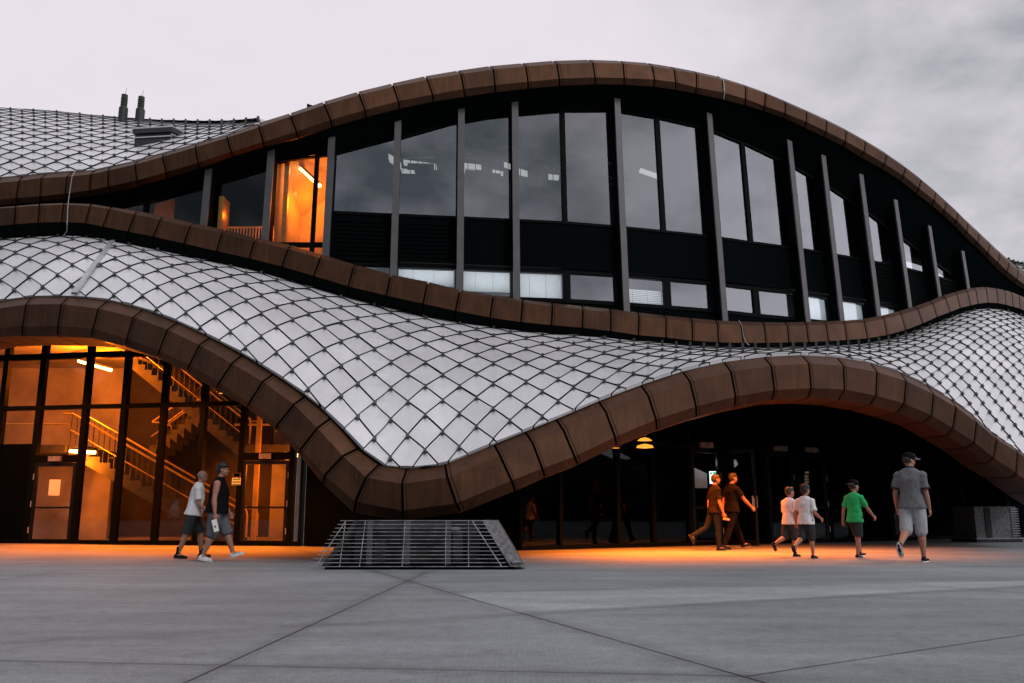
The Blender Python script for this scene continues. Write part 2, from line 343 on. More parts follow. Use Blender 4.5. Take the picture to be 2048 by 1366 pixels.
def fascia(pts, gap, dark=False):
    mb = MB()
    n = len(pts)
    # inward-offset backing so the open joints read as dark grooves
    back = []
    for i, s in enumerate(pts):
        cen = sum((s[1], s[2], s[3], s[4]), Vector()) / 4 + Vector((0, 0.5, 0))
        back.append([p + (cen - p).normalized() * 0.05 for p in s])
    for i in range(n - 1):
        a, b = pts[i], pts[i + 1]
        L = (b[2] - a[2]).length
        g = min(0.2, gap / max(L, .05) / 2)
        base = len(mb.v)
        sec = []
        for t in (g, 1 - g):
            sec.append([a[k].lerp(b[k], t) for k in range(6)])
        ba = [back[i][k].lerp(back[i + 1][k], g * 0.6) for k in range(6)]
        bb = [back[i][k].lerp(back[i + 1][k], 1 - g * 0.6) for k in range(6)]
        ring = sec[0] + sec[1] + ba + bb
        fs = []
        for k in range(5):
            fs.append((k, k + 1, 6 + k + 1, 6 + k))
            fs.append((k, 12 + k, 12 + k + 1, k + 1))
            fs.append((6 + k, 6 + k + 1, 18 + k + 1, 18 + k))
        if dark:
            mb.add(ring, fs[:9], 0); mb.add(ring, fs[9:], 1)  # downward faces take the joint colour: shade painted under this eave
        else:
            mb.add(ring, fs, 0)
        for k in range(5):
            mb.quad(back[i][k], back[i][k + 1], back[i + 1][k + 1], back[i + 1][k], 1)
        # folded seam line beside each joint
        s0 = [a[k].lerp(b[k], g + 0.045) for k in range(1, 5)]
        s1 = [a[k].lerp(b[k], g + 0.058) for k in range(1, 5)]
        out = Vector((0, -0.004, 0.0))
        for k in range(3):
            mb.quad(s0[k] + out, s0[k + 1] + out, s1[k + 1] + out, s1[k] + out, 1)
    return mb

fl = fascia(FL, 0.05).build('fascia', [M['bronze'], M['joint']], building)
tag(fl, 'bronze eave sweeping down in front of both entrances')
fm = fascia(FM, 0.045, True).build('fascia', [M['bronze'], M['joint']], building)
tag(fm, 'bronze eave band below the tall windows')
fu = fascia(FU, 0.045).build('fascia', [M['bronze'], M['joint']], building)
tag(fu, 'bronze roof edge arching over the tall windows')

# ------------------------------------------------------------------ roof skins
def polyx(J, k):
    return lut([(j[k][0], j[k][1]) for j in J])
LT = polyx(LJ, 0); MD = polyx(MJ, 3); UT = polyx(UJ, 0)

def smooth(f, w):
    def g(x):
        s = 0; n = 0
        for k in range(-4, 5):
            s += f(x + k * w / 4); n += 1
        return s / n
    return g

class Skin:
    def __init__(self, lowpx, lowY, upP, x0, x1, w, h, bulge, rowmix, rowmean, tmin, tmax, step=8):
        self.xs = []; self.A = []; self.B = []; self.Ln = []; self.p = []; self.dref = []
        p = 0; prev = None; x = x0
        while x <= x1:
            A = P(x, lowpx(x) + 1.5, lowY(x)); B = upP(x)
            mid = (A + B) / 2
            if prev is not None:
                p += (Vector((mid.x, mid.y)) - Vector((prev.x, prev.y))).length
            prev = mid
            self.xs.append(x); self.A.append(A); self.B.append(B); self.Ln.append((B - A).length); self.p.append(p)
            self.dref.append(rowmix * (B.z - rowmean))
            x += step
        # smooth dref
        d = self.dref[:]
        for _ in range(6):
            d = [d[max(i - 1, 0)] * .25 + d[i] * .5 + d[min(i + 1, len(d) - 1)] * .25 for i in range(len(d))]
        self.dref = d
        self.w, self.h, self.bulge = w, h, bulge
        self.tmin, self.tmax = tmin, tmax
        self.k = 0
    def at_p(self, p):
        P_ = self.p
        if p <= P_[0]: return 0, 0.0
        if p >= P_[-1]: return len(P_) - 2, 1.0
        lo, hi = 0, len(P_) - 1
        while hi - lo > 1:
            m = (lo + hi) // 2
            if P_[m] <= p: lo = m
            else: hi = m
        return lo, (p - P_[lo]) / (P_[hi] - P_[lo])
    def t_of(self, p, q):
        i, f = self.at_p(p)
        L = self.Ln[i] * (1 - f) + self.Ln[i + 1] * f
        d = self.dref[i] * (1 - f) + self.dref[i + 1] * f
        return 1 - (q * self.h + d) / L
    def pos(self, p, t):
        i, f = self.at_p(p)
        a = self.A[i].lerp(self.A[i + 1], f); b = self.B[i].lerp(self.B[i + 1], f)
        r = (b.z - a.z)
        pt = a.lerp(b, t)
        pt.z += 4 * t * (1 - t) * self.bulge * r
        return pt
    def nrm(self, p, t):
        e = 0.05
        a = self.pos(p + e, t) - self.pos(p - e, t); b = self.pos(p, t + .02) - self.pos(p, t - .02)
        return a.cross(b).normalized()

def build_skin(sk, gap, lift=0.0):
    mb = MB(); nodes = []
    W, H = sk.w, sk.h
    pmax = sk.p[-1]
    ni = int(pmax / (W / 2)) + 2
    for i in range(0, ni):
        for j in range(-30, 60):
            if (i + j) % 2: continue
            pc, qc = i * W / 2, j * 0.5
            # node at the upper corner of the tile
            tn = sk.t_of(pc, qc)
            if sk.tmin + 0.015 < tn < sk.tmax and 0 < pc < pmax:
                nodes.append((pc, tn))
            cpts = [(pc, qc), (pc + W / 2, qc + .5), (pc, qc + 1.0), (pc - W / 2, qc + .5)]
            cen = (pc, qc + .5)
            kk = 1 - .008 / (W * .36)
            poly = [(cen[0] + (p - cen[0]) * kk, cen[1] + (q - cen[1]) * kk) for p, q in cpts]
            ts = [sk.t_of(p, q) for p, q in poly]
            if max(ts) < sk.tmin or min(ts) > sk.tmax: continue
            if min(p for p, q in poly) > pmax or max(p for p, q in poly) < 0: continue
            # subdivide the edges, clip in t
            pl = []
            for a in range(4):
                p0, q0 = poly[a]; p1, q1 = poly[(a + 1) % 4]
                for s in (0, .25, .5, .75):
                    pl.append((p0 + (p1 - p0) * s, q0 + (q1 - q0) * s))
            pl = [(p, sk.t_of(p, q), q - qc, p - pc) for p, q in pl]
            for side in (0, 1):
                out = []
                ins = (lambda t: t >= sk.tmin) if side == 0 else (lambda t: t <= sk.tmax)
                lim = sk.tmin if side == 0 else sk.tmax
                for a in range(len(pl)):
                    A, B = pl[a], pl[(a + 1) % len(pl)]
                    if ins(A[1]): out.append(A)
                    if ins(A[1]) != ins(B[1]):
                        s = (lim - A[1]) / (B[1] - A[1])
                        out.append(tuple(A[k] + (B[k] - A[k]) * s for k in range(4)))
                pl = out
                if len(pl) < 3: break
            if len(pl) < 3: continue
            n = sk.nrm(cen[0], sk.t_of(*cen))
            if n.z < 0: n = -n
            k1, k2 = random.uniform(-.012, .012), random.uniform(-.004, .004)
            STEP = 0.046
            vs = [sk.pos(p, t) + n * (STEP * dq + k1 * dp / W + k2) for p, t, dq, dp in pl]
            lo = [sk.pos(p, t) - n * 0.03 for p, t, dq, dp in pl]
            m = len(vs)
            c0 = sum(vs, Vector()) / m
            mb.add(vs + [c0], [(k, (k + 1) % m, m) for k in range(m)], 0)
            vin = [v + (c0 - v).normalized() * 0.002 - n * 0.003 for v in vs]
            for k in range(m):
                e_ = pl[k][1] <= sk.tmin + 1e-6 and pl[(k + 1) % m][1] <= sk.tmin + 1e-6
                mb.add([vin[k], lo[k], lo[(k + 1) % m], vin[(k + 1) % m]], [(0, 1, 2, 3)], 0 if e_ else 1)  # step faces of the tiles coloured dark, their edge shade painted in
    # dark underlay
    np_, nt_ = len(sk.p), 14
    vs = []
    for a in range(np_):
        for b in range(nt_ + 1):
            t = sk.tmin + (sk.tmax - sk.tmin) * b / nt_
            p = sk.p[a]
            n = sk.nrm(min(max(p, .1), pmax - .1), t)
            if n.z < 0: n = -n
            vs.append(sk.pos(p, t) - n * 0.035)
    fs = [(a * (nt_ + 1) + b, (a + 1) * (nt_ + 1) + b, (a + 1) * (nt_ + 1) + b + 1, a * (nt_ + 1) + b + 1) for a in range(np_ - 1) for b in range(nt_)]
    mb.add(vs, fs, 1)
    return mb, nodes

MDs = smooth(MD, 60)
sk1 = Skin(LT, lambda x: YL(x) + 0.24, lambda x: P(x, MD(x) - 3, YM(x) + 0.75), -80, 2112, 0.72, 0.86, 0.10, 0.8, 6.3, 0.0, 1.0)
mb, nodes1 = build_skin(sk1, 0.026)
roof1 = mb.build('roof', [M['tile'], M['joint']], building)
tag(roof1, 'white diamond tiled roof slope above the entrances')

_RID = lut([(-80, 211), (0, 216), (100, 222), (200, 232), (300, 240), (400, 244), (500, 247), (560, 250), (640, 235), (800, 190), (1100, 155), (1400, 175), (1700, 290), (1900, 440), (1990, 517), (2020, 523), (2048, 527), (2112, 534)])
RID = lambda x: _RID(x) if (x < 525 or x > 2010) else UT(x) + 26
sk2 = Skin(lambda x: UT(x) + (0 if x < 525 or x > 2010 else 9), lambda x: YU(x) + 0.22, lambda x: P(x, RID(x), YU(x) + (6.8 if x < 620 else (5.6 if x < 1900 else 3.0))), -48, 2104, 0.72, 0.86, 0.05, 0.0, 0.0, 0.0, 1.0)
mb, nodes2 = build_skin(sk2, 0.026)
roof2 = mb.build('roof', [M['tile'], M['joint']], building)
tag(roof2, 'upper white tiled roof rising to the ridge')

# snow guards: small blocks at the tile corners
gm = MB(); gm.obox((0, -0.062, 0.056), (0.029, 0, 0), (0, 0.046, 0), (0, 0, 0.030))
first = None; placed = []
for sk, nodes, rf in ((sk1, nodes1, roof1), (sk2, nodes2, roof2)):
    for p, t in nodes:
        if sk is sk2:
            i_ = sk2.at_p(p)[0]
            if 560 < sk2.xs[i_] < 2004: continue
        pos = sk.pos(p, t); n = sk.nrm(p, t)
        if n.z < 0: n = -n
        up = (sk.pos(p, t + .02) - sk.pos(p, t - .02)).normalized()
        placed.append((pos.length, pos, n, up, rf))
placed.sort(key=lambda a: a[0])
def gframe(n, up):
    z = n; y = (up - n * up.dot(n)).normalized(); x = y.cross(z)
    return Matrix((x, y, z)).transposed()
rest = {}
for k, (d, pos, n, up, rf) in enumerate(placed):
    mt = gframe(n, up)
    if k < 100:
        if first is None:
            o = gm.build('snow_guard', M['guard']); first = o
        else:
            o = first.copy(); C.objects.link(o)
        o.parent = rf
        o.matrix_parent_inverse = Matrix.Identity(4)
        o.matrix_basis = Matrix.Translation(pos - Vector((0, 24, 0)) + Vector((0, 24, 0))) @ mt.to_4x4()
    else:
        mbx = rest.setdefault('r', MB())
        mbx.add([pos + mt @ Vector(v) for v in gm.v], gm.f, 0)
o = rest['r'].build('snow_guard', M['guard'], roof1)
tag(o, kind='stuff')

# cover strip lying across the tiles at the left
mb = MB()
a = P(228, 478, YM(228) + 0.15); 
pa = [(234 - 84 * k / 8, 474 + 120 * k / 8) for k in range(9)]
line = []
for x, y in pa:
    # intersect the camera ray with the skin column
    best = None
    i = min(range(len(sk1.xs)), key=lambda k: abs(sk1.xs[k] - x))
    for s in range(0, 101):
        t = s / 100
        q = sk1.pos(sk1.p[i], t)
        v = (q - Vector((0, 0, CAMZ)))
        # project
        yc = v.y * ct + v.z * st; zc = -v.y * st + v.z * ct
        py = CY - F * zc / yc
        if best is None or abs(py - y) < best[0]: best = (abs(py - y), q, sk1.nrm(sk1.p[i], t))
    n = best[2] if best[2].z > 0 else -best[2]
    line.append((best[1], n))
ps = [q for q, n_ in line]
for _ in range(6):
    ps = [ps[0]] + [(ps[k - 1] + ps[k] * 2 + ps[k + 1]) / 4 for k in range(1, len(ps) - 1)] + [ps[-1]]
for k in range(len(ps) - 1):
    n0 = line[k][1]
    mb.bar(ps[k] + n0 * .085, ps[k + 1] + n0 * .085 + (ps[k + 1] - ps[k]) * .02, 0.12, 0.05, line[4][1])
mb.build('cover_strip', M['strip'], roof1)

# flues, hatch on the upper roof
for x, yb, yt, wd in ((245, 240, 190, 17), (279, 242, 194, 17)):
    Y = YU(x) + 5.2
    b = P(x, yb, Y); t = P(x, yt, Y); h = t.z - b.z; r = wd / 2 * Y / F * 1.1
    prof = [(r, -.5), (r, h * .46), (r * .86, h * .5)]
    z = h * .5
    for k in range(5):
        prof += [(r * .62, z), (r * .78, z + .01), (r * .62, z + h * .075)]; z += h * .085
    prof += [(r * .7, z), (r * .7, h)]
    fb = MB(); fb.lathe(b, prof, 20)
    fo = fb.build('flue', M['flue'], roof2)
    rb = MB(); rb.tube([b + Vector((0, 0, h * .9)), b + Vector((r * .3, 0, h * 1.28))], 0.006, 5); rb.v = rb.v
    for v_, f_ in ((rb.v, rb.f),):
        pass
    rb.build('lightning_rod', M['flue'], roof2)
Yh = YU(320) + 1.4
c0 = P(267, 305, Yh); ax_ = P(339, 301, Yh) - c0; ay_ = Vector((.10, 1.05, .22))
hb = MB()
def hbox(o_, k, z0, z1, mi):
    q = [c0 - ax_ * k - ay_ * k, c0 + ax_ * (1 + k) - ay_ * k, c0 + ax_ * (1 + k) + ay_ * (1 + k), c0 - ax_ * k + ay_ * (1 + k)]
    o_.hexa([p + Vector((0, 0, z0)) for p in q] + [p + Vector((0, 0, z1)) for p in q], mi)
hbox(hb, 0, -.4, .50, 1); hbox(hb, .03, .40, .43, 0); hbox(hb, .05, .53, .66, 1); hbox(hb, .055, .66, .70, 0)
q_ = [c0 + ax_ * 1.005 + Vector((.003, 0, -.4)), c0 + ax_ * 1.005 + ay_ + Vector((.003, 0, -.4)), c0 + ax_ * 1.005 + ay_ + Vector((.003, 0, .5)), c0 + ax_ * 1.005 + Vector((.003, 0, .5))]
hb.quad(*q_, 0)
hb.build('skylight', [M['hatch'], M['hatchdark']], roof2)
# ridge posts along the upper roof edge
# ------------------------------------------------------------------ upper facade
LEAN = 0.08; SH = -0.008; Z0 = 8.3
def gl(px, z, off=0.0):
    """point of the tall glazing: px names the plan position at Z0, off in front (-) or behind (+)"""
    Y = YG(px)
    b = P(px, 436, Y)      # near Z0
    X = (px - CX) / F * Y / (ct - ((CY - 436) / F) * st)
    # plan tangent
    e = 12
    Y1, Y2 = YG(px - e), YG(px + e)
    X1 = (px - e - CX) * Y1; X2 = (px + e - CX) * Y2
    k = F * (ct - ((CY - 436) / F) * st)
    t = Vector(((X2 - X1) / k, Y2 - Y1, 0)).normalized()
    n = Vector((-t.y, t.x, 0))
    return Vector((X + SH * (z - Z0), Y + LEAN * (z - Z0), z)) + n * off
def xs_at(pxb, yb):
    """column foot seen at (pxb,yb) -> its plan position expressed at y=436"""
    s = (pxb - CX) / (yb + 8227)
    return CX + s * (436 + 8227) - 1.2 * (yb - 436) / 200
TOPG = lut([(-100, 470), (100, 447), (200, 428), (286, 411), (421, 367), (545, 326.5), (620, 304.5), (669, 319 - 2), (788, 286), (813, 273), (912, 254.7), (926, 250), (1018, 237.7), (1035, 235), (1125, 228), (1134, 227), (1217, 225), (1242, 230), (1316, 241.5), (1398, 254.7), (1426, 265.6), (1490, 290), (1558, 317), (1591, 338), (1629, 356), (1663, 379), (1705, 404), (1742, 438), (1775, 460), (1810, 496), (1845, 518), (1881, 552), (1897, 561), (1950, 600), (2100, 720)])
def top_z(px):
    z = 9.0
    for _ in range(6):
        pt = gl(px, z)
        z = P(px, TOPG(px), pt.y).z
    return z
cols = [(406, 450), (529, 479), (651, 508), (787, 545), (920, 574), (1034, 594), (1254, 618), (1451, 638), (1617, 642), (1685, 638), (1758, 625), (1820, 605), (1880, 588), (1937, 570)]
colx = [xs_at(*c) for c in cols]
FIN = 0.34
def proj(p):
    yc = p.y * ct + (p.z - CAMZ) * st; zc = -p.y * st + (p.z - CAMZ) * ct
    return CX + F * p.x / yc, CY - F * zc / yc
for i, (cx_, cy_) in enumerate(cols):      # the column front stands ahead of the glazing line
    for _ in range(12):
        z = P(cx_, cy_, gl(colx[i], 6.5, -FIN).y).z
        colx[i] += (cx_ - proj(gl(colx[i], z, -FIN))[0]) * .8
def fin(px):
    zt = top_z(px) + 1.0; zb = 5.6
    mb = MB()
    a, b = gl(px, zb, -FIN), gl(px, zt, -FIN)
    a2, b2 = gl(px, zb, -0.03), gl(px, zt, -0.03)
    e = 8
    tg = (gl(px + e, 8.3) - gl(px - e, 8.3)).normalized() * 0.085
    fr = (a2 - a).normalized()
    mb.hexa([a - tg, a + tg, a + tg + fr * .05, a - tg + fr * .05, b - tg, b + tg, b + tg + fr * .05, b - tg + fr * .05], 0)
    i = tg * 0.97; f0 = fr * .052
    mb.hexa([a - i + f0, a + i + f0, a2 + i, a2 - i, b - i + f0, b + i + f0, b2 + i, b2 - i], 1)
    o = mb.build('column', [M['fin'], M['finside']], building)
    return o
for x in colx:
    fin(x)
Zs, Zt, Zb = 8.27, 6.93, 6.07     # sill of the tall glazing, head and sill of the low windows
def rect(mb, xa, xb, z0, z1a, z1b, off, th=0.02, mi=0):
    a0, b0 = gl(xa, z0, off), gl(xb, z0, off); a1, b1 = gl(xa, z1a, off), gl(xb, z1b, off)
    n = Vector((-(b0 - a0).y, (b0 - a0).x, 0)).normalized() * th
    mb.hexa([a0, b0, b0 + n, a0 + n, a1, b1, b1 + n, a1 + n], mi)
def rectq(mb, xa, xb, z0, z1a, z1b, off):
    mb.quad(gl(xa, z0, off), gl(xb, z0, off), gl(xb, z1b, off), gl(xa, z1a, off))
def window(xa, xb, z0, za, zb, fw, off=0.0, gm_='glass_up'):
    """frame with its pane; xa/xb plan positions, top may slope"""
    fb = MB(); w = fw
    span = (gl(xb, 8.3) - gl(xa, 8.3)).length
    k = w / span * (xb - xa)
    rect(fb, xa, xa + k, z0, za, za + (zb - za) * w / span, off - .03, .10)
    rect(fb, xb - k, xb, z0, zb - (zb - za) * w / span, zb, off - .03, .10)
    rect(fb, xa + k, xb - k, z0, z0 + w, z0 + w, off - .028, .096)
    rect(fb, xa + k, xb - k, 0, 0, 0, off - .028, .096) if False else None
    # head follows the slope
    a0, b0 = gl(xa + k, za - w * .8, off - .028), gl(xb - k, zb - w * .8, off - .028)
    a1, b1 = gl(xa + k, za, off - .028), gl(xb - k, zb, off - .028)
    n = Vector((-(b0 - a0).y, (b0 - a0).x, 0)).normalized() * .096
    fb.hexa([a0, b0, b0 + n, a0 + n, a1, b1, b1 + n, a1 + n])
    f = fb.build('window', M['frame'], building)
    pb = MB()
    rectq(pb, xa + k * .5, xb - k * .5, z0 + w * .5, za - w * .4, zb - w * .4, off + .02)
    pb.build('pane', M[gm_], f)
    return f
subs = []
for i in range(2, len(colx) - 1):
    a, b = colx[i], colx[i + 1]
    if 5 <= i <= 7:
        m = a + (b - a) * 0.49
        subs += [(a, m), (m, b)]
    else:
        subs.append((a, b))
blind_at = {1: 'low', 2: 'mid', 3: 'full', 4: 'stack', 5: 'louvre', 9: 'roll', 10: 'roll', 11: 'roll'}
for k, (a, b) in enumerate(subs):
    za, zb = top_z(a) + .15, top_z(b) + .15
    if max(za, zb) > Zs + .25:
        window(a, b, Zs - 0.06, max(za, Zs + .12), max(zb, Zs + .12), 0.07)
    sp = MB()
    zc = lambda x, z: min(z, top_z(x) + .15)
    rect(sp, a, b, Zt + .06, zc(a, Zs - .06), zc(b, Zs - .06), 0.0, .06)
    if k in (0, 1, 13, 11):
        for s in range(9):
            z = Zt + .2 + s * .11
            rect(sp, a + (b - a) * .1, b - (b - a) * .1, z, z + .03, z + .03, -.02, .02)
    sp.build('spandrel', M['spandrel'], building)
    if k < 14:
        f = window(a, b, Zb, Zt, Zt, 0.10)
        kind = blind_at.get(k)
        if kind:
            zlow = {'low': 6.45, 'mid': 6.33, 'full': 6.12, 'stack': 6.86, 'louvre': 6.12, 'roll': 6.2}[kind]
            bb = MB(); zz = Zt - .09
            ins = (b - a) * .075
            step = .026 if kind != 'louvre' else .05
            if kind == 'roll':
                rect(bb, a + ins, b - ins, zlow, zz, zz, .15, .004)
            else:
                while zz > zlow:
                    if kind == 'louvre' and random.random() < .45:
                        zz -= step; continue
                    p0, p1 = gl(a + ins, zz - step * .9, .15), gl(b - ins, zz - step * .9, .15); p2, p3 = gl(b - ins, zz, .17), gl(a + ins, zz, .17)
                    bb.quad(p0, p1, p2, p3)
                    zz -= step
                for s in (.3, .62):
                    x = a + (b - a) * s
                    bb.bar(gl(x, Zt - .09, .146), gl(x, zlow, .146), .008, .004, (0, 1, 0), 1)
            bb.build('blind', [M['blind'], M['galv']], f)
            if kind != 'stack':
                pm = (gl(a, (zlow + Zt) / 2, .34) + gl(b, (zlow + Zt) / 2, .34)) / 2
                tv = gl(b, 7, 0) - gl(a, 7, 0); ang = math.atan2(tv.y, tv.x)
                l = bpy.data.lights.new('blind_backlight', 'AREA'); l.shape = 'RECTANGLE'; l.size = tv.length * .85; l.size_y = Zt - zlow; l.energy = 6.5 if kind != 'louvre' else 3.5; l.color = (1, .97, .955)
                lo_ = bpy.data.objects.new('blind_backlight', l); C.objects.link(lo_); lo_.location = pm; lo_.rotation_euler = (-math.pi / 2, 0, ang)  # unseen light panel added close behind the blind to brighten it
    bs = MB(); rect(bs, a, b, 5.3, Zb, Zb, 0, .06); bs.build('sill_panel', M['spandrel'], building)

# left stair hall glazing of the upper storey
lf = [-60, 60, 180, 290, colx[0], colx[1], colx[2]]
for a, b in zip(lf[:-1], lf[1:]):
    za, zb = top_z(a) + .1, top_z(b) + .1
    f = window(a, b, 6.9, za, zb, 0.06, 0.0, 'glass_low')
m = MB(); rect(m, colx[1], colx[2], 7.32, 7.44, 7.44, -.02, .09)
xm = colx[1] + (colx[2] - colx[1]) * .72
rect(m, xm - 4, xm + 4, 7.0, 9.9, 9.9, -.025, .1)
m.build('transom', M['frame'], building)
# soffit between the roof edge and the glazing
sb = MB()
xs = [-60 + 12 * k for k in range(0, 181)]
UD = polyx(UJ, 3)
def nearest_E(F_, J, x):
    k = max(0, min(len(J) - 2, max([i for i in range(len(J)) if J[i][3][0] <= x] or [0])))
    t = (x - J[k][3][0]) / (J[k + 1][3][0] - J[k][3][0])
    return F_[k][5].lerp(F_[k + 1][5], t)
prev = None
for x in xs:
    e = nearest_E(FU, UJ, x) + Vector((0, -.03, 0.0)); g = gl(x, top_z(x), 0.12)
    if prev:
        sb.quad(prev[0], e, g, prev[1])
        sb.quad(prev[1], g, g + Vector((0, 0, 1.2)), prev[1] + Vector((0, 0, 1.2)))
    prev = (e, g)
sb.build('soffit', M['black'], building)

# interior shell of the hall behind the tall windows
hb = MB()
def hallpt(x, dy, z):
    p = gl(x, 8.3, dy); return Vector((p.x, p.y, z))
hx = [colx[2] + 4 + k * (2000 - colx[2]) / 24 for k in range(25)]
HD = 4.2
for a, b in zip(hx[:-1], hx[1:]):
    ta, tb2 = max(8.6, top_z(a) + .35), max(8.6, top_z(b) + .35)
    ra, rb_ = max(8.9, P(a, UT(a) + 18, YG(a) + HD).z), max(8.9, P(b, UT(b) + 18, YG(b) + HD).z)
    hb.quad(hallpt(a, HD, 8.2), hallpt(b, HD, 8.2), hallpt(b, HD, rb_), hallpt(a, HD, ra), 0)     # back wall
    hb.quad(hallpt(a, .2, 8.18), hallpt(b, .2, 8.18), hallpt(b, HD, 8.18), hallpt(a, HD, 8.18), 0)
    hb.quad(hallpt(a, 1.6, 5), hallpt(b, 1.6, 5), hallpt(b, 1.6, 8.1), hallpt(a, 1.6, 8.1), 1)  # office wall behind the low windows
    hb.quad(hallpt(a, .3, ta), hallpt(b, .3, tb2), hallpt(b, HD, rb_), hallpt(a, HD, ra), 0)
hb.quad(hallpt(hx[0], .15, 5), hallpt(hx[0], HD, 5), hallpt(hx[0], HD, 13), hallpt(hx[0], .15, 11.2), 0)
hb.build('interior_wall', [M['hall'], M['hall']], building)
# hall lights seen through the glass
def slab_px(mb, x0, y0, x1, y1, Y, hh, dep=.12, mi=0):
    a, b = P(x0, y0, Y), P(x1, y1, Y); v = (b - a); up = Vector((0, 0, hh))
    n = Vector((0, dep, 0))
    mb.hexa([a - up, b - up, b - up + n, a - up + n, a + up, b + up, b + up + n, a + up + n], mi)
hl = [(777, 312, 800, 326, .13), (806, 321, 872, 330, .06), (802, 338, 828, 341, .035), (926, 327, 962, 331, .04), (928, 338, 950, 341, .03), (1008, 325, 1021, 330, .05), (1036, 339, 1056, 345, .07), (1096, 350, 1118, 352, .05), (1281, 337, 1322, 351, .035), (985, 340, 1006, 344, .03)]
for k, (x0, y0, x1, y1, hh) in enumerate(hl):
    m = MB(); slab_px(m, x0, y0, x1, y1, YG(x0) + 3.6, hh * .62, .3)
    o = m.build('ceiling_light', M['lampw'])
    tag(o, None, 'light', 'white ceiling lights inside the upper hall')
    o['label'] = ['bright white light panel inside hall behind first tall window', 'longest white light strip inside hall behind second tall window',
                  'thin low white strip under the longest hall light', 'white light strip at left inside third tall window', 'short faint strip below the left light of third tall window',
                  'small white light at right edge of third tall window', 'round ended white light at left of fourth tall window', 'short white light near the centre mullion of fourth tall window',
                  'slanted thin white tube behind the window right of centre', 'short faint strip at right inside third tall window'][k]
dm = MB()
for (x0, y0, x1, y1, r_) in ((815, 333, 868, 334, .10), (930, 343, 1000, 352, .07), (1040, 356, 1125, 368, .06), (800, 350, 905, 354, .05)):
    dm.tube([P(x0, y0, YG(x0) + 3.1), P(x1, y1, YG(x1) + 3.1)], r_, 8)
for k in range(26):
    x = 806 + k * 13 + (k * 7) % 5; y = 318 + (x - 800) * .085
    dm.tube([P(x, y - 14 - (k * 5) % 9, YG(x) + 3.0), P(x, y + 24 + (k * 11) % 17, YG(x) + 3.0)], .012, 5)
dm.build('duct', M['duct'], building)
# rails of the seating inside
rb = MB()
for (x0, x1) in ((705, 783), (798, 908), (928, 1020), (1040, 1122), (1250, 1318), (1440, 1500)):
    Y = YG(x0) + 2.2; y = lut([(700, 358), (800, 360), (1000, 366), (1120, 378), (1300, 400), (1500, 450)])(x0)
    dy = 4
    rb.tube([P(x0, y + 70, Y), P(x0, y + 5, Y), P(x0 + 5, y, Y), P(x1 - 5, y + dy, Y), P(x1, y + dy + 5, Y), P(x1, y + 75, Y)], 0.018, 6)
    rb.tube([P(x0, y + 33, Y), P(x1, y + 38, Y)], 0.012, 6)
o = rb.build('guard_rail', M['galv']); tag(o, 'thin pale tube guard rail in front of seats inside the upper hall', 'railing')
# curved steel roof beams inside
bb = MB()
for dy, y0, y1, y2 in ((2.4, 262, 270, 330), (3, 285, 292, 360), (3.4, 300, 318, 372)):
    pts = []
    for k in range(13):
        x = 800 + k * 36; t = k / 12
        pts.append(P(x, (1 - t) ** 2 * (y0 + 15) + 2 * t * (1 - t) * y0 + t * t * y2, YG(x) + dy))
    bb.tube(pts, 0.05, 6)
o = bb.build('roof_beam', M['galv'], building)

# ------------------------------------------------------------------ lower storey: plan of the glazing
WP = [(-20.5, 25.6), (-14.1, 24.6), (-5.45, 23.0), (-2.6, 21.6), (0.25, 20.6), (4.76, 23.3), (10.6, 26.6), (19.5, 31.5)]
def wall_at_px(px):
    """plan point where the azimuth of pixel column px (at eye level) meets the lower wall"""
    k = (px - CX) / F / ct / (1 + 0.0) 
    kx = (px - CX) / F * 1 / (ct - (-0.17) * st)
    for (x0, y0), (x1, y1) in zip(WP[:-1], WP[1:]):
        den = (x1 - x0) - kx * (y1 - y0)
        if abs(den) < 1e-9: continue
        t = (kx * y0 - x0) / den
        if -1e-6 <= t <= 1 + 1e-6:
            return Vector((x0 + (x1 - x0) * t, y0 + (y1 - y0) * t, 0)), Vector((x1 - x0, y1 - y0, 0)).normalized()
    if kx < 0: return Vector((*WP[0], 0)), Vector((1, 0, 0))
    return Vector((*WP[-1], 0)), Vector((1, 0, 0))
def wp(px, z, off=0.0):
    b, t = wall_at_px(px)
    n = Vector((-t.y, t.x, 0))
    return Vector((b.x, b.y, z)) + n * off
def zat(py, Y):
    return P(1024, py, Y).z
# soffit over the entrances
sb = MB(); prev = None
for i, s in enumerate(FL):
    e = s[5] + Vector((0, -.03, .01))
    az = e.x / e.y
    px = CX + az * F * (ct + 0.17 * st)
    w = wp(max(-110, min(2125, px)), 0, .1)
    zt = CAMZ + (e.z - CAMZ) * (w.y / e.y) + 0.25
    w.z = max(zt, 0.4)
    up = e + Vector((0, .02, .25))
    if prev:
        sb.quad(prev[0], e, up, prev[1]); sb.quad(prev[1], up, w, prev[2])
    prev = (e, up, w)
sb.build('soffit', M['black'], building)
def wrect(mb, xa, xb, z0, z1, off=0.0, th=0.06, mi=0):
    a, b = wp(xa, z0, off), wp(xb, z0, off)
    n = Vector((-(b - a).y, (b - a).x, 0)).normalized() * th
    u = Vector((0, 0, z1 - z0))
    mb.hexa([a, b, b + n, a + n, a + u, b + u, b + n + u, a + n + u], mi)
def wrectq(mb, xa, xb, z0, z1, off=0.0):
    a, b = wp(xa, z0, off), wp(xb, z0, off); u = Vector((0, 0, z1 - z0)); mb.quad(a, b, b + u, a + u)
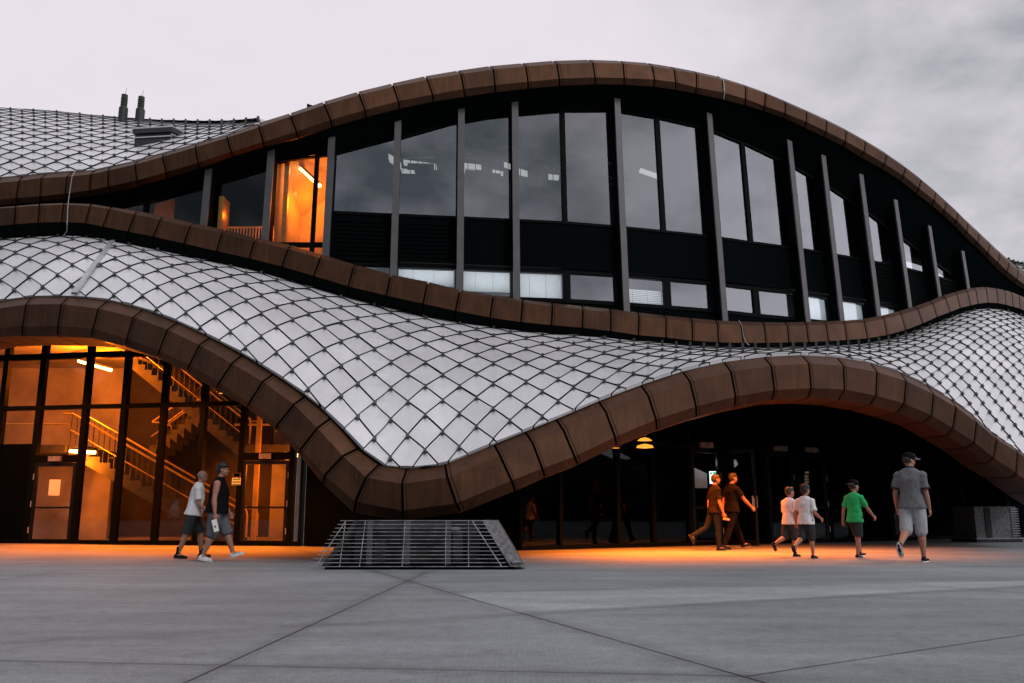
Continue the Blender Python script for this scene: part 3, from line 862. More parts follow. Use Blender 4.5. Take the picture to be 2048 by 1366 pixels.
# left curtain wall
LM = [-70, 8, 82, 174, 251, 330, 410, 491, 592, 613]
def lx(px):   # mullion px read at the transom -> at eye level
    return CX + (px - CX) * (1000 + 8227) / (812 + 8227)
lmx = [lx(p) for p in LM]
ZT = zat(812, 24.0)          # transom
ZH = 2.22
f = MB()
for i, x in enumerate(lmx):
    w = 5.2 if i != len(lmx) - 1 else 3
    wrect(f, x - w, x + w, 0, 6.4, -.06, .16)
def between(mb, z0, z1, i0, i1, off=-.055, th=.15):
    for i in range(i0, i1):
        wrect(mb, lmx[i] + 5.3, lmx[i + 1] - 5.3, z0, z1, off, th)
between(f, ZT - .06, ZT + .06, 0, 9)
between(f, 5.15, 5.32, 0, 5)
between(f, 0.0, .12, 0, 9)
between(f, ZH, ZH + .20, 2, 3); between(f, ZH, ZH + .20, 7, 8)
f.build('curtain_wall', M['frame'], building)
cw = f
for i in range(0, 9):
    for z0, z1 in ((.12, ZT - .06), (ZT + .06, 5.15), (5.32, 6.4)):
        if z0 == .12 and i in (2, 7):
            z0 = ZH + .2
        if i == 1 and z0 == .12:
            d = MB(); wrect(d, lmx[i] + 5.3, lmx[i + 1] - 5.3, .12, 2.75, -.01, .05); d.build('wall_panel', M['black'], building); z0 = 2.75
        if i == 0 and z0 == .12:
            d = MB(); wrect(d, lmx[i] + 5.3, lmx[i + 1] - 5.3, .12, 2.75, -.01, .05); d.build('wall_panel', M['black'], building); z0 = 2.75
        g = MB(); wrectq(g, lmx[i] + 5.3, lmx[i + 1] - 5.3, z0, z1, .02); g.build('pane', M['glass_low'], building)
def door(xa, xb, hinge, barz=.98, ht=ZH):
    d = MB()
    k = 6
    wrect(d, xa, xa + k, 0.02, ht - .01, -.05, .06); wrect(d, xb - k, xb, 0.02, ht - .01, -.05, .06)
    wrect(d, xa + k, xb - k, .02, .14, -.05, .06); wrect(d, xa + k, xb - k, ht - .11, ht - .01, -.05, .06)
    o = d.build('door', M['darkmetal'], building)
    p = MB(); wrectq(p, xa + k, xb - k, .14, ht - .11, -.03); p.build('pane', M['glass_low'], o)
    h = MB(); wrect(h, xa + 2, xb - 2, barz - .02, barz + .03, -.10, .03); h.build('push_bar', M['darkmetal'], o)
    c = MB(); m = (xa + xb) / 2
    wrect(c, m - 12, m + 12, ht + .03, ht + .17, -.15, .09); c.build('door_closer', M['galv'], o)
    hg = MB()
    hx = xa if hinge == 'l' else xb
    for z in (.3, 1.0, 1.75):
        a = wp(hx, z, -.065); hg.tube([a, a + Vector((0, 0, .16))], .014, 6)
    hg.build('hinge', M['handle'], o)
    return o
door(lmx[2] + 5.6, lmx[3] - 5.6, 'l'); door(lmx[7] + 5.6, lmx[8] - 5.6, 'r')
# solid pier between the entrances and dark glazing to the right
d = MB()
pxs = [613, 640, 700, 760, 820, 900, 970, 1036]
for a, b in zip(pxs[:-1], pxs[1:]):
    wrect(d, a, b, 0, 6, -.02, .1)
d.build('pier', M['black'], building)
RM = [1040, 1120, 1235, 1305, 1378, 1444, 1530, 1590, 1655, 1700, 1776, 1840, 1920, 2010, 2100]
f = MB()
for x in RM:
    wrect(f, x - 3.5, x + 3.5, 0, 5.5, -.06, .15)
for a, b in zip(RM[:-1], RM[1:]):
    wrect(f, a + 3.6, b - 3.6, 0, .10, -.05, .13); wrect(f, a + 3.6, b - 3.6, 2.55, 2.66, -.05, .13)
f.build('curtain_wall', M['frame'], building)
M['glass_dark'] = glass('tinted_glass', tint=(0.35, 0.38, 0.38), ior=1.28)
doors_r = {4, 5, 6, 7}
for k, (a, b) in enumerate(zip(RM[:-1], RM[1:])):
    if a >= 1840:
        g = MB(); wrect(g, a + 3.6, b - 3.6, .10, 5.5, .0, .05); g.build('wall_panel', M['black'], building); continue
    g = MB(); wrectq(g, a + 3.6, b - 3.6, 2.66, 5.5, .02); g.build('pane', M['glass_dark'], building)
    if k in doors_r and k != 5:
        o = door(a + 3.8, b - 3.8, 'r', ht=2.54)
    elif k == 5:
        pass
    else:
        g = MB(); wrectq(g, a + 3.6, b - 3.6, .10, 2.55, .02); g.build('pane', M['glass_dark'], building)
# the leaf that is being pulled open
ha = wp(1530, 0, -.06); leafdir = Vector((-0.25, -1.0, 0)).normalized()
hb_ = wp(1444, 0, -.06)
wdt = 1.15
ldir = Vector((.42, -.90, 0)).normalized()
hin = wp(1450, 0, -.07)
od = MB(); nn = Vector((-ldir.y, ldir.x, 0)) * .03
def lr(a, b, z0, z1, t=1.0):
    p, q = hin + ldir * a, hin + ldir * b
    od.hexa([p - nn * t + Vector((0, 0, z0)), q - nn * t + Vector((0, 0, z0)), q + nn * t + Vector((0, 0, z0)), p + nn * t + Vector((0, 0, z0)),
             p - nn * t + Vector((0, 0, z1)), q - nn * t + Vector((0, 0, z1)), q + nn * t + Vector((0, 0, z1)), p + nn * t + Vector((0, 0, z1))])
lr(0, .07, .02, 2.5); lr(wdt - .07, wdt, .02, 2.5); lr(.07, wdt - .07, .02, .16); lr(.07, wdt - .07, 2.4, 2.5)
leaf = od.build('door', M['darkmetal'], building); tag(leaf, 'glazed door leaf standing open')
od = MB(); p_, q_ = hin + ldir * .07, hin + ldir * (wdt - .07); od.quad(p_ + Vector((0, 0, .16)), q_ + Vector((0, 0, .16)), q_ + Vector((0, 0, 2.4)), p_ + Vector((0, 0, 2.4))); od.build('pane', M['glass_dark'], leaf)
od = MB(); lr(.05, wdt - .05, .98, 1.03, 2.4); od.build('push_bar', M['darkmetal'], leaf)
od = MB()
hp = hin + ldir * (wdt - .05)
for s in (-1, 1):
    od.tube([hp + nn * 2.2 * s + Vector((0, 0, .98)), hp + nn * 2.2 * s + Vector((0, 0, 1.28))], .022, 8)
    od.obox(hp + nn * 1.3 * s + Vector((0, 0, 1.12)), ldir * .035, nn * .4, (0, 0, .11))
od.build('handle', M['handle'], leaf)
# dark room behind the right entrance
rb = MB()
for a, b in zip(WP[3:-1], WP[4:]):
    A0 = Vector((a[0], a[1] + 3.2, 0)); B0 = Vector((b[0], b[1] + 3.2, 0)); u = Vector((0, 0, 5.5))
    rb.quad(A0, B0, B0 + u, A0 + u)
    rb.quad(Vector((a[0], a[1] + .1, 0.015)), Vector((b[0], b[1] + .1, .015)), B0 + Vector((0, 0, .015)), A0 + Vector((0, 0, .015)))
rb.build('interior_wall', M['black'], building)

# ------------------------------------------------------------------ stair hall behind the left entrance
RX0, RX1, RYB, RYF = -19.2, -5.7, 30.6, 24.7
h = MB()
for xa_, xb_, mi_ in ((RX0, -13.7, 0), (-13.7, -8.4, 2), (-8.4, RX1, 0)):  # middle stretch gets the darker copy: shade painted behind the stairs
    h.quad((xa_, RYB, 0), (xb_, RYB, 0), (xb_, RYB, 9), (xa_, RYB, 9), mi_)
h.quad((RX1, 23.2, 0), (RX1, RYB, 0), (RX1, RYB, 6.5), (RX1, 23.2, 6.5), 0)
h.quad((RX0, 25.2, 0), (RX0, RYB, 0), (RX0, RYB, 9), (RX0, 25.2, 9), 0)
h.quad((RX0, 25.7, 5.9), (-12.3, 25.0, 5.9), (-12.3, RYB, 5.9), (RX0, RYB, 5.9), 0)
h.quad((RX0, 24.0, 8.9), (RX1, 24.0, 8.9), (RX1, RYB, 8.9), (RX0, RYB, 8.9), 1)
h.build('interior_wall', [M['plaster'], M['black'], M['wallshade']], building)
fl_ = MB(); fl_.box((RX0, 24.0, -.02), (RX1, RYB, 0.012)); fl_.build('interior_floor', M['plasterdim'], building)
# partition wall with door behind the left entrance
pw = MB(); pw.box((-16.9, 28.4, 0), (-13.0, 28.55, 2.6)); pw.build('partition', M['plaster'], building)

def staircase(x0, z0, x1, z1, y0, y1, label):
    r = empty('staircase', ((x0 + x1) / 2, (y0 + y1) / 2, min(z0, z1)), label, 'staircase', 'concrete stairs in the lit stair hall')
    n = int(round(abs(z0 - z1) / .175)); dx = (x1 - x0) / n; dz = (z1 - z0) / n
    s = MB()
    for k in range(n):
        xa, xb = x0 + k * dx, x0 + (k + 1) * dx
        za = z0 + k * dz; zb = z0 + (k + 1) * dz
        top = max(za, zb) if dz > 0 else za
        lo0 = za - .30 ; lo1 = zb - .30
        zt = za if dz < 0 else zb
        xa, xb = min(xa, xb), max(xa, xb)
        s.hexa([(xa, y0, lo0), (xb, y0, lo1), (xb, y1, lo1), (xa, y1, lo0), (xa, y0, zt), (xb, y0, zt), (xb, y1, zt), (xa, y1, zt)])
    s.build('flight', M['stone'], r)
    for yy in (y0 + .05, y1 - .05):
        hr = MB(); sl = (z1 - z0) / (x1 - x0)
        hr.tube([(x0 - .3, yy, z0 + .95), (x0, yy, z0 + .95), (x1, yy, z1 + .95), (x1 + .25, yy, z1 + .93), (x1 + .30, yy, z1 + .75), (x1 + .30, yy, z1 + .1)], .032, 8)
        hr.build('handrail', M['rail'], r)
        if yy < y0 + .1:
            hr = MB(); hr.tube([(x0, yy, z0 + .45), (x1, yy, z1 + .45)], .02, 6); hr.build('lower_rail', M['rail'], r)
        bl = MB()
        m = int(abs(x1 - x0) / .17)
        for k in range(m + 1):
            x = x0 + (x1 - x0) * k / m; z = z0 + (z1 - z0) * k / m
            bl.tube([(x, yy, z - .05), (x, yy, z + .93)], .011, 5)
        bl.build('balustrade', M['rod'], r)
    return r
staircase(-13.4, 2.85, -8.2, 0.02, 26.3, 27.5, 'concrete stair flight coming down right to the ground floor')
staircase(-12.4, 5.75, -8.7, 2.9, 27.8, 29.0, 'upper concrete flight coming down to the right landing')
staircase(-8.6, 5.7, -12.2, 2.9, 29.3, 30.4, 'rear concrete flight rising right behind the others')
def landing(x0, x1, y0, y1, z, label):
    r = empty('landing', ((x0 + x1) / 2, y0, z), label, 'landing', 'stair landings in the lit stair hall')
    s = MB(); s.box((x0, y0, z - .22), (x1, y1, z)); s.build('slab', M['stone'], r)
    hr = MB(); hr.tube([(x0, y0 + .06, z + .62), (x1, y0 + .06, z + .62)], .035, 8); hr.build('handrail', M['rail'], r)
    return r
landing(RX0 + .05, -13.45, 26.2, 30.5, 2.85, 'left landing slab above the lit door with a long rail')
landing(-8.6, RX1 - .05, 26.8, 30.5, 2.9, 'right landing slab above the lit door beside the low eave')
pc = MB(); pc.box((-7.55, 25.6, 0), (-7.42, 25.73, 5.6)); o = pc.build('post', M['rail'], building)

def area(name, loc, col, power, size, rot=(0, 0, 0), sy=None, typ='AREA'):
    l = bpy.data.lights.new(name, typ); l.color = col; l.energy = power
    if typ == 'AREA':
        l.size = size
        if sy: l.shape = 'RECTANGLE'; l.size_y = sy
    else:
        l.shadow_soft_size = size
    o = bpy.data.objects.new(name, l); C.objects.link(o); o.location = loc; o.rotation_euler = rot
    return o
ORANGE = (1.0, 0.185, 0.005)
def tube_light(x0, y0, x1, y1, Y0, Y1, label, power, drop=.25):
    a, b = P(x0, y0, Y0), P(x1, y1, Y1)
    r = empty('tube_light', (a + b) / 2, label, 'light', 'warm tube lights in the stair halls')
    m = MB(); m.tube([a, b], .055, 10); m.build('tube', M['lampo'], r)
    m = MB(); m.bar(a + Vector((0, 0, .07)), b + Vector((0, 0, .07)), .16, .04, (0, 0, 1)); m.build('housing', M['galv'], r)
    c = (a + b) / 2 + Vector((0, .7 if drop > .4 else 0, 0))
    area('tube_glow', c + Vector((0, 0, -drop)), ORANGE, power, .25, typ='POINT')
tube_light(158, 722, 222, 740, 27.2, 26.2, 'long warm tube light on the ceiling above the left landing', 900)
tube_light(140, 902, 190, 905, 26.0, 25.9, 'warm tube light under the left landing above the door', 260, .35)
tube_light(570, 908, 602, 911, 25.2, 25.1, 'warm tube light above the door beside the low eave', 230, .35)
area('stair_fill', (-10.3, 29.1, 7.6), ORANGE, 40, .4, typ='POINT')  # added fill points without a fixture, brighten the stair hall
area('stair_fill', (-9.0, 29.7, 1.6), ORANGE, 60, .4, typ='POINT')

# upper stair room (lit orange) behind the left columns
u = MB()
def up(px, off, z):
    p = gl(px, 8.3, off); return (p.x, p.y, z)
xa, xb = colx[1] + 4, colx[2] - 4
u.quad(up(xa, 2.6, 6.9), up(xb + 40, 2.6, 6.9), up(xb + 40, 2.6, 10.4), up(xa, 2.6, 10.4), 0)
u.quad(up(xb, .15, 6.9), up(xb, 2.6, 6.9), up(xb, 2.6, 10.4), up(xb, .15, 10.4), 0)
u.quad(up(xa, .15, 10.1), up(xb, .15, 10.1), up(xb + 20, 2.6, 10.1), up(xa, 2.6, 9.0), 0)
u.quad(up(xa, .15, 6.95), up(xb, .15, 6.95), up(xb, 2.6, 6.95), up(xa, 2.6, 6.95), 0)
u.quad(up(-60, 3.0, 6.5), up(xa, 3.0, 6.5), up(xa, 3.0, 12.0), up(-60, 3.0, 11), 1)
u.quad(up(xa, .15, 6.9), up(xa, 3.0, 6.9), up(xa, 3.0, 12.0), up(xa, .15, 10.4), 0)
u.quad(up(xa, 2.65, 8.0), up(xb + 40, 2.65, 8.0), up(xb + 40, 2.65, 12.0), up(xa, 2.65, 12.5), 1)
u.quad(up(-60, .15, 6.9), up(xa, .15, 6.9), up(xa, 3, 6.9), up(-60, 3, 6.9), 1)
u.build('interior_wall', [M['plaster'], M['black']], building)
pst = MB(); p = Vector(up(xa + 12, .5, 7.0)); pst.box((p.x - .06, p.y, 7.0), (p.x + .06, p.y + .12, 9.9)); pst.build('post', M['rail'], building)
pst = MB(); p = Vector(up(colx[0] + 16, .12, 6.95)); pst.box((p.x - .05, p.y, 6.95), (p.x + .06, p.y + .5, 8.75)); pst.build('post', M['rail'], building)
ud = MB(); p0, p1 = Vector(up(605, 2.55, 7.0)), Vector(up(640, 2.55, 7.0)); ud.box((p0.x, p0.y - .03, 7.0), (p1.x, p0.y + .0, 8.55)); ud.build('door', M['plaster'], building)
tube_light(598, 333, 640, 372, 21.9, 21.6, 'warm tube light on the ceiling behind the upper left window', 110, .5)
sl = MB(); slab_px(sl, 578, 380, 592, 388, 22.4, .06); o = sl.build('ceiling_light', M['lampo2']); tag(o, 'small square amber lamp under the sloping ceiling of the upper orange room', 'light')
m = MB()
for k in range(16):
    x = colx[0] + 22 + k * 6.2
    q = Vector(up(x, .55, 6.9)); m.tube([q, q + Vector((0, 0, 1.15))], .014, 5)
q0, q1 = Vector(up(colx[0] + 20, .55, 8.05)), Vector(up(colx[1] - 8, .55, 8.05)); m.tube([q0, q1], .025, 6)
for k in range(14):
    x = 290 + k * 7.5
    q = Vector(up(x, .55, 6.9)); m.tube([q, q + Vector((0, 0, .95))], .014, 5)
o = m.build('balustrade', M['rail']); tag(o, 'row of thin vertical bars behind the upper left window beside the orange room', 'railing')
area('upper_fill', Vector(up(colx[1] - 16, .30, 7.9)), ORANGE, 9, .1, typ='POINT')  # added points without a fixture, turn the bars orange
pn = MB(); p0, p1 = Vector(up(258, 1.2, 7)), Vector(up(292, 1.2, 7)); pn.box((p0.x, p0.y, 6.95), (p1.x, p1.y + .1, 9.2)); pn.build('partition', M['plaster'], building)
pn = MB(); p0, p1 = Vector(up(304, .9, 7)), Vector(up(311, .9, 7)); pn.box((p0.x, p0.y, 6.95), (p1.x, p1.y + .1, 9.2)); pn.build('post', M['rail'], building)
area('upper_fill', Vector(up(colx[0] + 26, .30, 8.3)), ORANGE, 5, .1, typ='POINT')
area('upper_fill', Vector(up(282, .45, 8.0)), ORANGE, 9, .1, typ='POINT')

# ------------------------------------------------------------------ lamps below the eaves
def downlight(px, Y, z, label, power, spot=112):
    x = (px - CX) / F * Y
    r = empty('downlight', (x, Y, z), label, 'light', 'recessed amber downlights under the eaves')
    m = MB(); m.lathe((x, Y, z), [(.13, 0), (.13, .05), (.09, .06)], 18); m.build('trim_ring', M['darkmetal'], r)
    m = MB(); m.lathe((x, Y, z - .004), [(.085, 0), (.08, .003)], 18); m.build('lens', M['lampo2'], r)
    l = bpy.data.lights.new('downlight_beam', 'SPOT'); l.color = ORANGE; l.energy = power; l.spot_size = R(spot); l.spot_blend = .8; l.shadow_soft_size = .08
    o = bpy.data.objects.new('downlight_beam', l); C.objects.link(o); o.location = (x, Y, z - .03)
downlight(1230, 19.0, 2.25, 'amber downlight low at the far left of the right entrance', 1100, 140)
downlight(1340, 19.5, 2.85, 'amber downlight at the left of the right entrance', 2100, 134)
downlight(1480, 19.8, 3.45, 'amber downlight above the open glass door', 1700, 122)
downlight(1640, 20.0, 3.55, 'amber downlight above the boys in white', 1700, 122)
downlight(1780, 20.4, 3.25, 'amber downlight at the right of the right entrance', 1300, 124)
downlight(1890, 21.2, 2.7, 'amber downlight low at the far right of the right entrance', 1200, 138)
downlight(-40, 22.9, 5.35, 'amber downlight at the far left edge above the black panel', 1500, 125)
downlight(120, 22.6, 5.35, 'amber downlight above the left door', 1700, 125)
downlight(300, 22.2, 4.85, 'amber downlight above the stairs', 2600, 125)
downlight(440, 21.6, 3.8, 'amber downlight above the two men', 900, 125)
downlight(560, 21.2, 2.82, 'amber downlight beside the low eave', 800, 125)
# hanging lamp
pl = P(1290, 897, 20.0)
r = empty('pendant_lamp', (pl.x, pl.y, pl.z), 'tiered amber pendant lamp glowing below the eave of the right entrance', 'lamp')
m = MB(); m.lathe(pl, [(.02, .0), (.20, .02), (.17, .07), (.05, .10)], 20); m.build('lower_shade', M['lampo2'], r)
m = MB(); m.lathe(pl + Vector((0, 0, .17)), [(.03, 0), (.17, .01), (.10, .06), (.03, .08)], 20); m.build('upper_shade', M['lampo2'], r)
m = MB(); m.tube([pl + Vector((0, 0, .1)), pl + Vector((0, 0, .7))], .012, 6); m.build('stem', M['rod'], r)
m = MB()
for z in (.3, .36, .42):
    m.lathe(pl + Vector((0, 0, z)), [(.01, 0), (.028, .012), (.01, .026)], 10)
m.build('bead', M['lampo2'], r)

# ------------------------------------------------------------------ signs and papers
def paper(name, x, y, w, h, Y, mats, label, cat, rects=()):
    c = P(x, y, Y); s = Y / F * 1.0
    m = MB(); W, H = w * s / 2, h * s / 2
    m.box((c.x - W, c.y - .004, c.z - H), (c.x + W, c.y, c.z + H), 0)
    for (a, b, cc, d, mi) in rects:
        m.box((c.x - W + a * 2 * W, c.y - .007, c.z - H + b * 2 * H), (c.x - W + cc * 2 * W, c.y - .004, c.z - H + d * 2 * H), mi)
    o = m.build(name, mats); tag(o, label, cat); return o
M['green'] = simple('sign_green', (0.03, 0.22, 0.10), rough=.5)
M['yellow'] = simple('sign_yellow', (0.6, 0.5, 0.08), rough=.5)
M['ink'] = simple('ink', (0.03, 0.03, 0.03), rough=.7)
lines = [(.15, .82 - k * .1, .85, .86 - k * .1, 1) for k in range(6)]
paper('notice', 109, 975, 22, 31, 24.2, [M['blind'], M['ink']], 'blank looking white paper notice on the left glass door', 'notice')
def wallY(px): return wp(px, 0).y
paper('sticker', 473, 958, 17, 24, wallY(473) - .10, [M['paper'], M['green'], M['yellow'], M['ink']], 'small rules sticker with yellow top and green bands beside the right lit door', 'sign',
      [(.0, .6, 1, 1, 3), (.15, .68, .85, .95, 2), (.05, .42, .95, .54, 1), (.05, .2, .95, .32, 1), (.05, .02, .95, .12, 1)])
paper('sticker', 1613, 958, 9, 18, wallY(1613) - .25, [M['green'], M['paper']], 'small green and white sticker on the dark glass door behind the boys', 'sign',
      [(.1, .1, .9, .25, 1), (.1, .4, .9, .55, 1), (.1, .7, .9, .85, 1)])
m = MB(); c = P(1614, 945, wallY(1613) - .25); m.obox(c, (.055, 0, 0), (0, .003, 0), (0, 0, .03)); m.lathe(c - Vector((0, 0, 0.03)), [(.05, 0), (.05, .004)], 12)
o = m.build('sticker', M['paper']); tag(o, 'round white sticker above the green one on the dark glass door', 'sign')
M['exit_w'] = emit('sign_light', (0.85, 1.0, 0.95), 1.5); M['exit_g'] = emit('sign_light_green', (0.05, 0.45, 0.25), 1.0)
c = P(1427, 955, wallY(1427) + .5)
m = MB(); m.box((c.x - .10, c.y, c.z - .17), (c.x + .10, c.y + .05, c.z + .17), 0)
m.box((c.x - .09, c.y - .004, c.z + .09), (c.x - .03, c.y, c.z + .14), 1); m.box((c.x + .0, c.y - .004, c.z + .06), (c.x + .08, c.y, c.z + .15), 1)
o = m.build('exit_sign', [M['exit_w'], M['exit_g']]); tag(o, 'lit white and green sign inside the glass door behind the walking man', 'sign')

M['reflpatch'] = simple('pale_reflection', (0.55, 0.57, 0.60), rough=.8, var=.1)
yb_ = wallY(1400) + .7; p0, p1 = P(1384, 976, yb_), P(1413, 934, yb_)
m = MB(); m.hexa([(p0.x, yb_, p0.z), (p1.x, yb_, p0.z), (p1.x, yb_ + .05, p0.z), (p0.x, yb_ + .05, p0.z), (p0.x, yb_, p1.z + .02), (p1.x, yb_, p1.z - .18), (p1.x, yb_ + .05, p1.z - .18), (p0.x, yb_ + .05, p1.z + .02)])
m.build('partition', M['reflpatch'], building)  # added panel, its pale tone stands in for a reflection in the glass
area('panel_fill', ((p0.x + p1.x) / 2 + .2, yb_ - .35, p1.z + .1), (.9, 1, 1), 2.5, .1, typ='POINT')  # added unseen lamp that brightens the pale panel
# ------------------------------------------------------------------ wires hanging from the eaves
def wire(pts, label, r=.007):
    m = MB(); m.tube(pts, r, 5); o = m.build('wire', M['wire'], building); o['label'] = label
y0 = YU(142) - .06
wire([P(152, 340, y0 + .2), P(144, 353, y0 - .02), P(139, 386, y0), P(136, 410, YM(136) - .05), P(134, 450, YM(136) - .06), P(134, 462, YM(136) + .1), P(122, 478, YM(136) + .2)], 'thin wire hanging across the eaves at the left')
y1 = YM(1482) - .05
wire([P(1478, 641, y1 + .2), P(1484, 652, y1), P(1487, 672, y1), P(1492, 685, y1), P(1503, 694, y1), P(1522, 701, y1 - .3)], 'pale wire over the middle eave', .009)
y2 = YU(1446) - .04
wire([P(1435, 152, y2 + .25), P(1447, 161, y2), P(1449, 184, y2), P(1447, 198, y2 + .15)], 'pale wire on the roof edge', .016)

# ------------------------------------------------------------------ ventilation cage in front
def vent_cage():
    Y = 13.95
    s = lambda px: (px - 836) / F * Y / 1.0
    c = G(836, 1140); r = empty('vent_cage', c, 'grey metal vent cage with horizontal bars below the lowest eave', 'vent')
    def pt(px, h, dy=0):   # h 0..1 up the cage
        x = c.x + (px - 836) / F * Y * 1.02
        return Vector((x, c.y + dy + h * .28, .05 + h * .70))
    b = MB(); b.box((c.x - 1.48, c.y + .10, 0), (c.x + 1.50, c.y + 1.7, .06)); b.build('base', M['black'], r)  # black slab stands in for the ground shadow under the cage
    n = 13
    for k in range(n):
        h = k / (n - 1)
        xl = 628 + (678 - 628) * h; xr = 1000 + (952 - 1000) * h
        m = MB()
        e = pt(xr, h); e2 = pt(xr + 14, h, .10); e3 = pt(xr + 22, h, .45)
        m.tube([pt(xl, h), e, e2, e3], .0055, 6)
        m.build('bar', M['barsteel'], r)
    for xb, xt in ((686, 688), (724, 727), (805, 805), (888, 885), (932, 929)):
        m = MB(); a, bb = pt(xb, 0, .02), pt(xt, 1, .02); m.tube([a, bb], .006, 6); m.build('upright', M['barsteel'], r)
    for xb, xt in ((640, 688), (995, 936)):
        m = MB(); m.tube([pt(xb, 0, .05), pt(xt, 1, .05)], .009, 6); m.build('upright', M['barsteel'], r)
    # right cheek plate
    m = MB()
    a0, a1 = pt(1012, 0, .02), pt(1040, -.03, .15); t0, t1 = pt(956, 1, 0.05), pt(986, 1, .15)
    d = Vector((0, 1.1, 0))
    m.hexa([a0, a1, a1 + d, a0 + d, t0, t1, t1 + d, t0 + d]); m.build('cheek_plate', M['plate'], r)
    m = MB(); q0, q1 = pt(1014, .10, -.01), pt(1039, .12, .10)
    m.bar(q0, q1, .025, .05, (0, -1, 0)); m.build('clamp', M['galv'], r)
    m = MB()
    a0, a1 = pt(650, 0, .06), pt(662, 0, .06); t0, t1 = pt(704, 1, .06), pt(712, 1, .06)
    d = Vector((0, 1.0, 0)); m.hexa([a0, a1, a1 + d, a0 + d, t0, t1, t1 + d, t0 + d])
    m.build('cheek_plate', M['shaft'], r)
    # inner shaft
    m = MB(); m.hexa([pt(664, 0, .85), pt(1005, 0, .85), pt(1005, 0, 1.4), pt(664, 0, 1.4), pt(712, 1, .6), pt(955, 1, .6), pt(955, 1, 1.2), pt(712, 1, 1.2)])
    m.build('shaft_wall', M['shaft'], r)
    for x0, x1 in ((728, 737), (800, 812), (884, 893)):
        m = MB(); m.hexa([pt(x0, 0, .45), pt(x1, 0, .45), pt(x1, 0, .6), pt(x0, 0, .6), pt(x0, 1, .2), pt(x1, 1, .2), pt(x1, 1, .3), pt(x0, 1, .3)])
        m.build('post', M['post'], r)
    m = MB(); m.hexa([pt(728, .86, .3), pt(893, .86, .3), pt(893, .86, .42), pt(728, .86, .42), pt(728, .95, .26), pt(893, .95, .26), pt(893, .95, .36), pt(728, .95, .36)]); m.build('cross_beam', M['post'], r)
    for x0, x1 in ((698, 722), (738, 760), (896, 915), (925, 950)):
        m = MB(); m.hexa([pt(x0, .05, .70), pt(x1, .05, .70), pt(x1, .05, .8), pt(x0, .05, .8), pt(x0, .85, .5), pt(x1, .85, .5), pt(x1, .85, .6), pt(x0, .85, .6)])
        m.build('duct_panel', M['duct'], r)
    m = MB(); m.bar(pt(895, .82, .2), pt(912, .82, .22), .05, .05, (0, -1, 0)); m.build('bracket', M['galv'], r)
vent_cage()
# vent box at the right edge
c0 = G(1956, 1085); 
r = empty('vent_box', c0, 'grey metal vent box standing against the wall at the right edge', 'vent')
wv = Vector((math.cos(R(12)), math.sin(R(12)), 0)); dv = Vector((-wv.y, wv.x, 0))
m = MB(); c = c0 + wv * .72 + dv * .5; m.obox(c + Vector((0, 0, .55)), wv * .70, dv * .45, (0, 0, .47)); m.build('cabinet', M['plate'], r)
m = MB(); m.obox(c + Vector((0, 0, .045)), wv * .78, dv * .53, (0, 0, .045)); m.build('plinth', M['shaft'], r)
m = MB(); m.obox(c + Vector((0, 0, .10)), wv * .735, dv * .485, (0, 0, .022)); m.build('flange', M['galv'], r)
m = MB(); m.obox(c - dv * .455 - wv * .28 + Vector((0, 0, .56)), wv * .10, dv * .012, (0, 0, .44)); m.build('recess', M['shaft'], r)
m = MB()
for k in range(12):
    m.obox(c - dv * .47 + wv * .62 + Vector((0, 0, .18 + k * .07)), wv * .13, dv * .02, (0, 0, .012))
m.build('louvre', M['galv'], r)

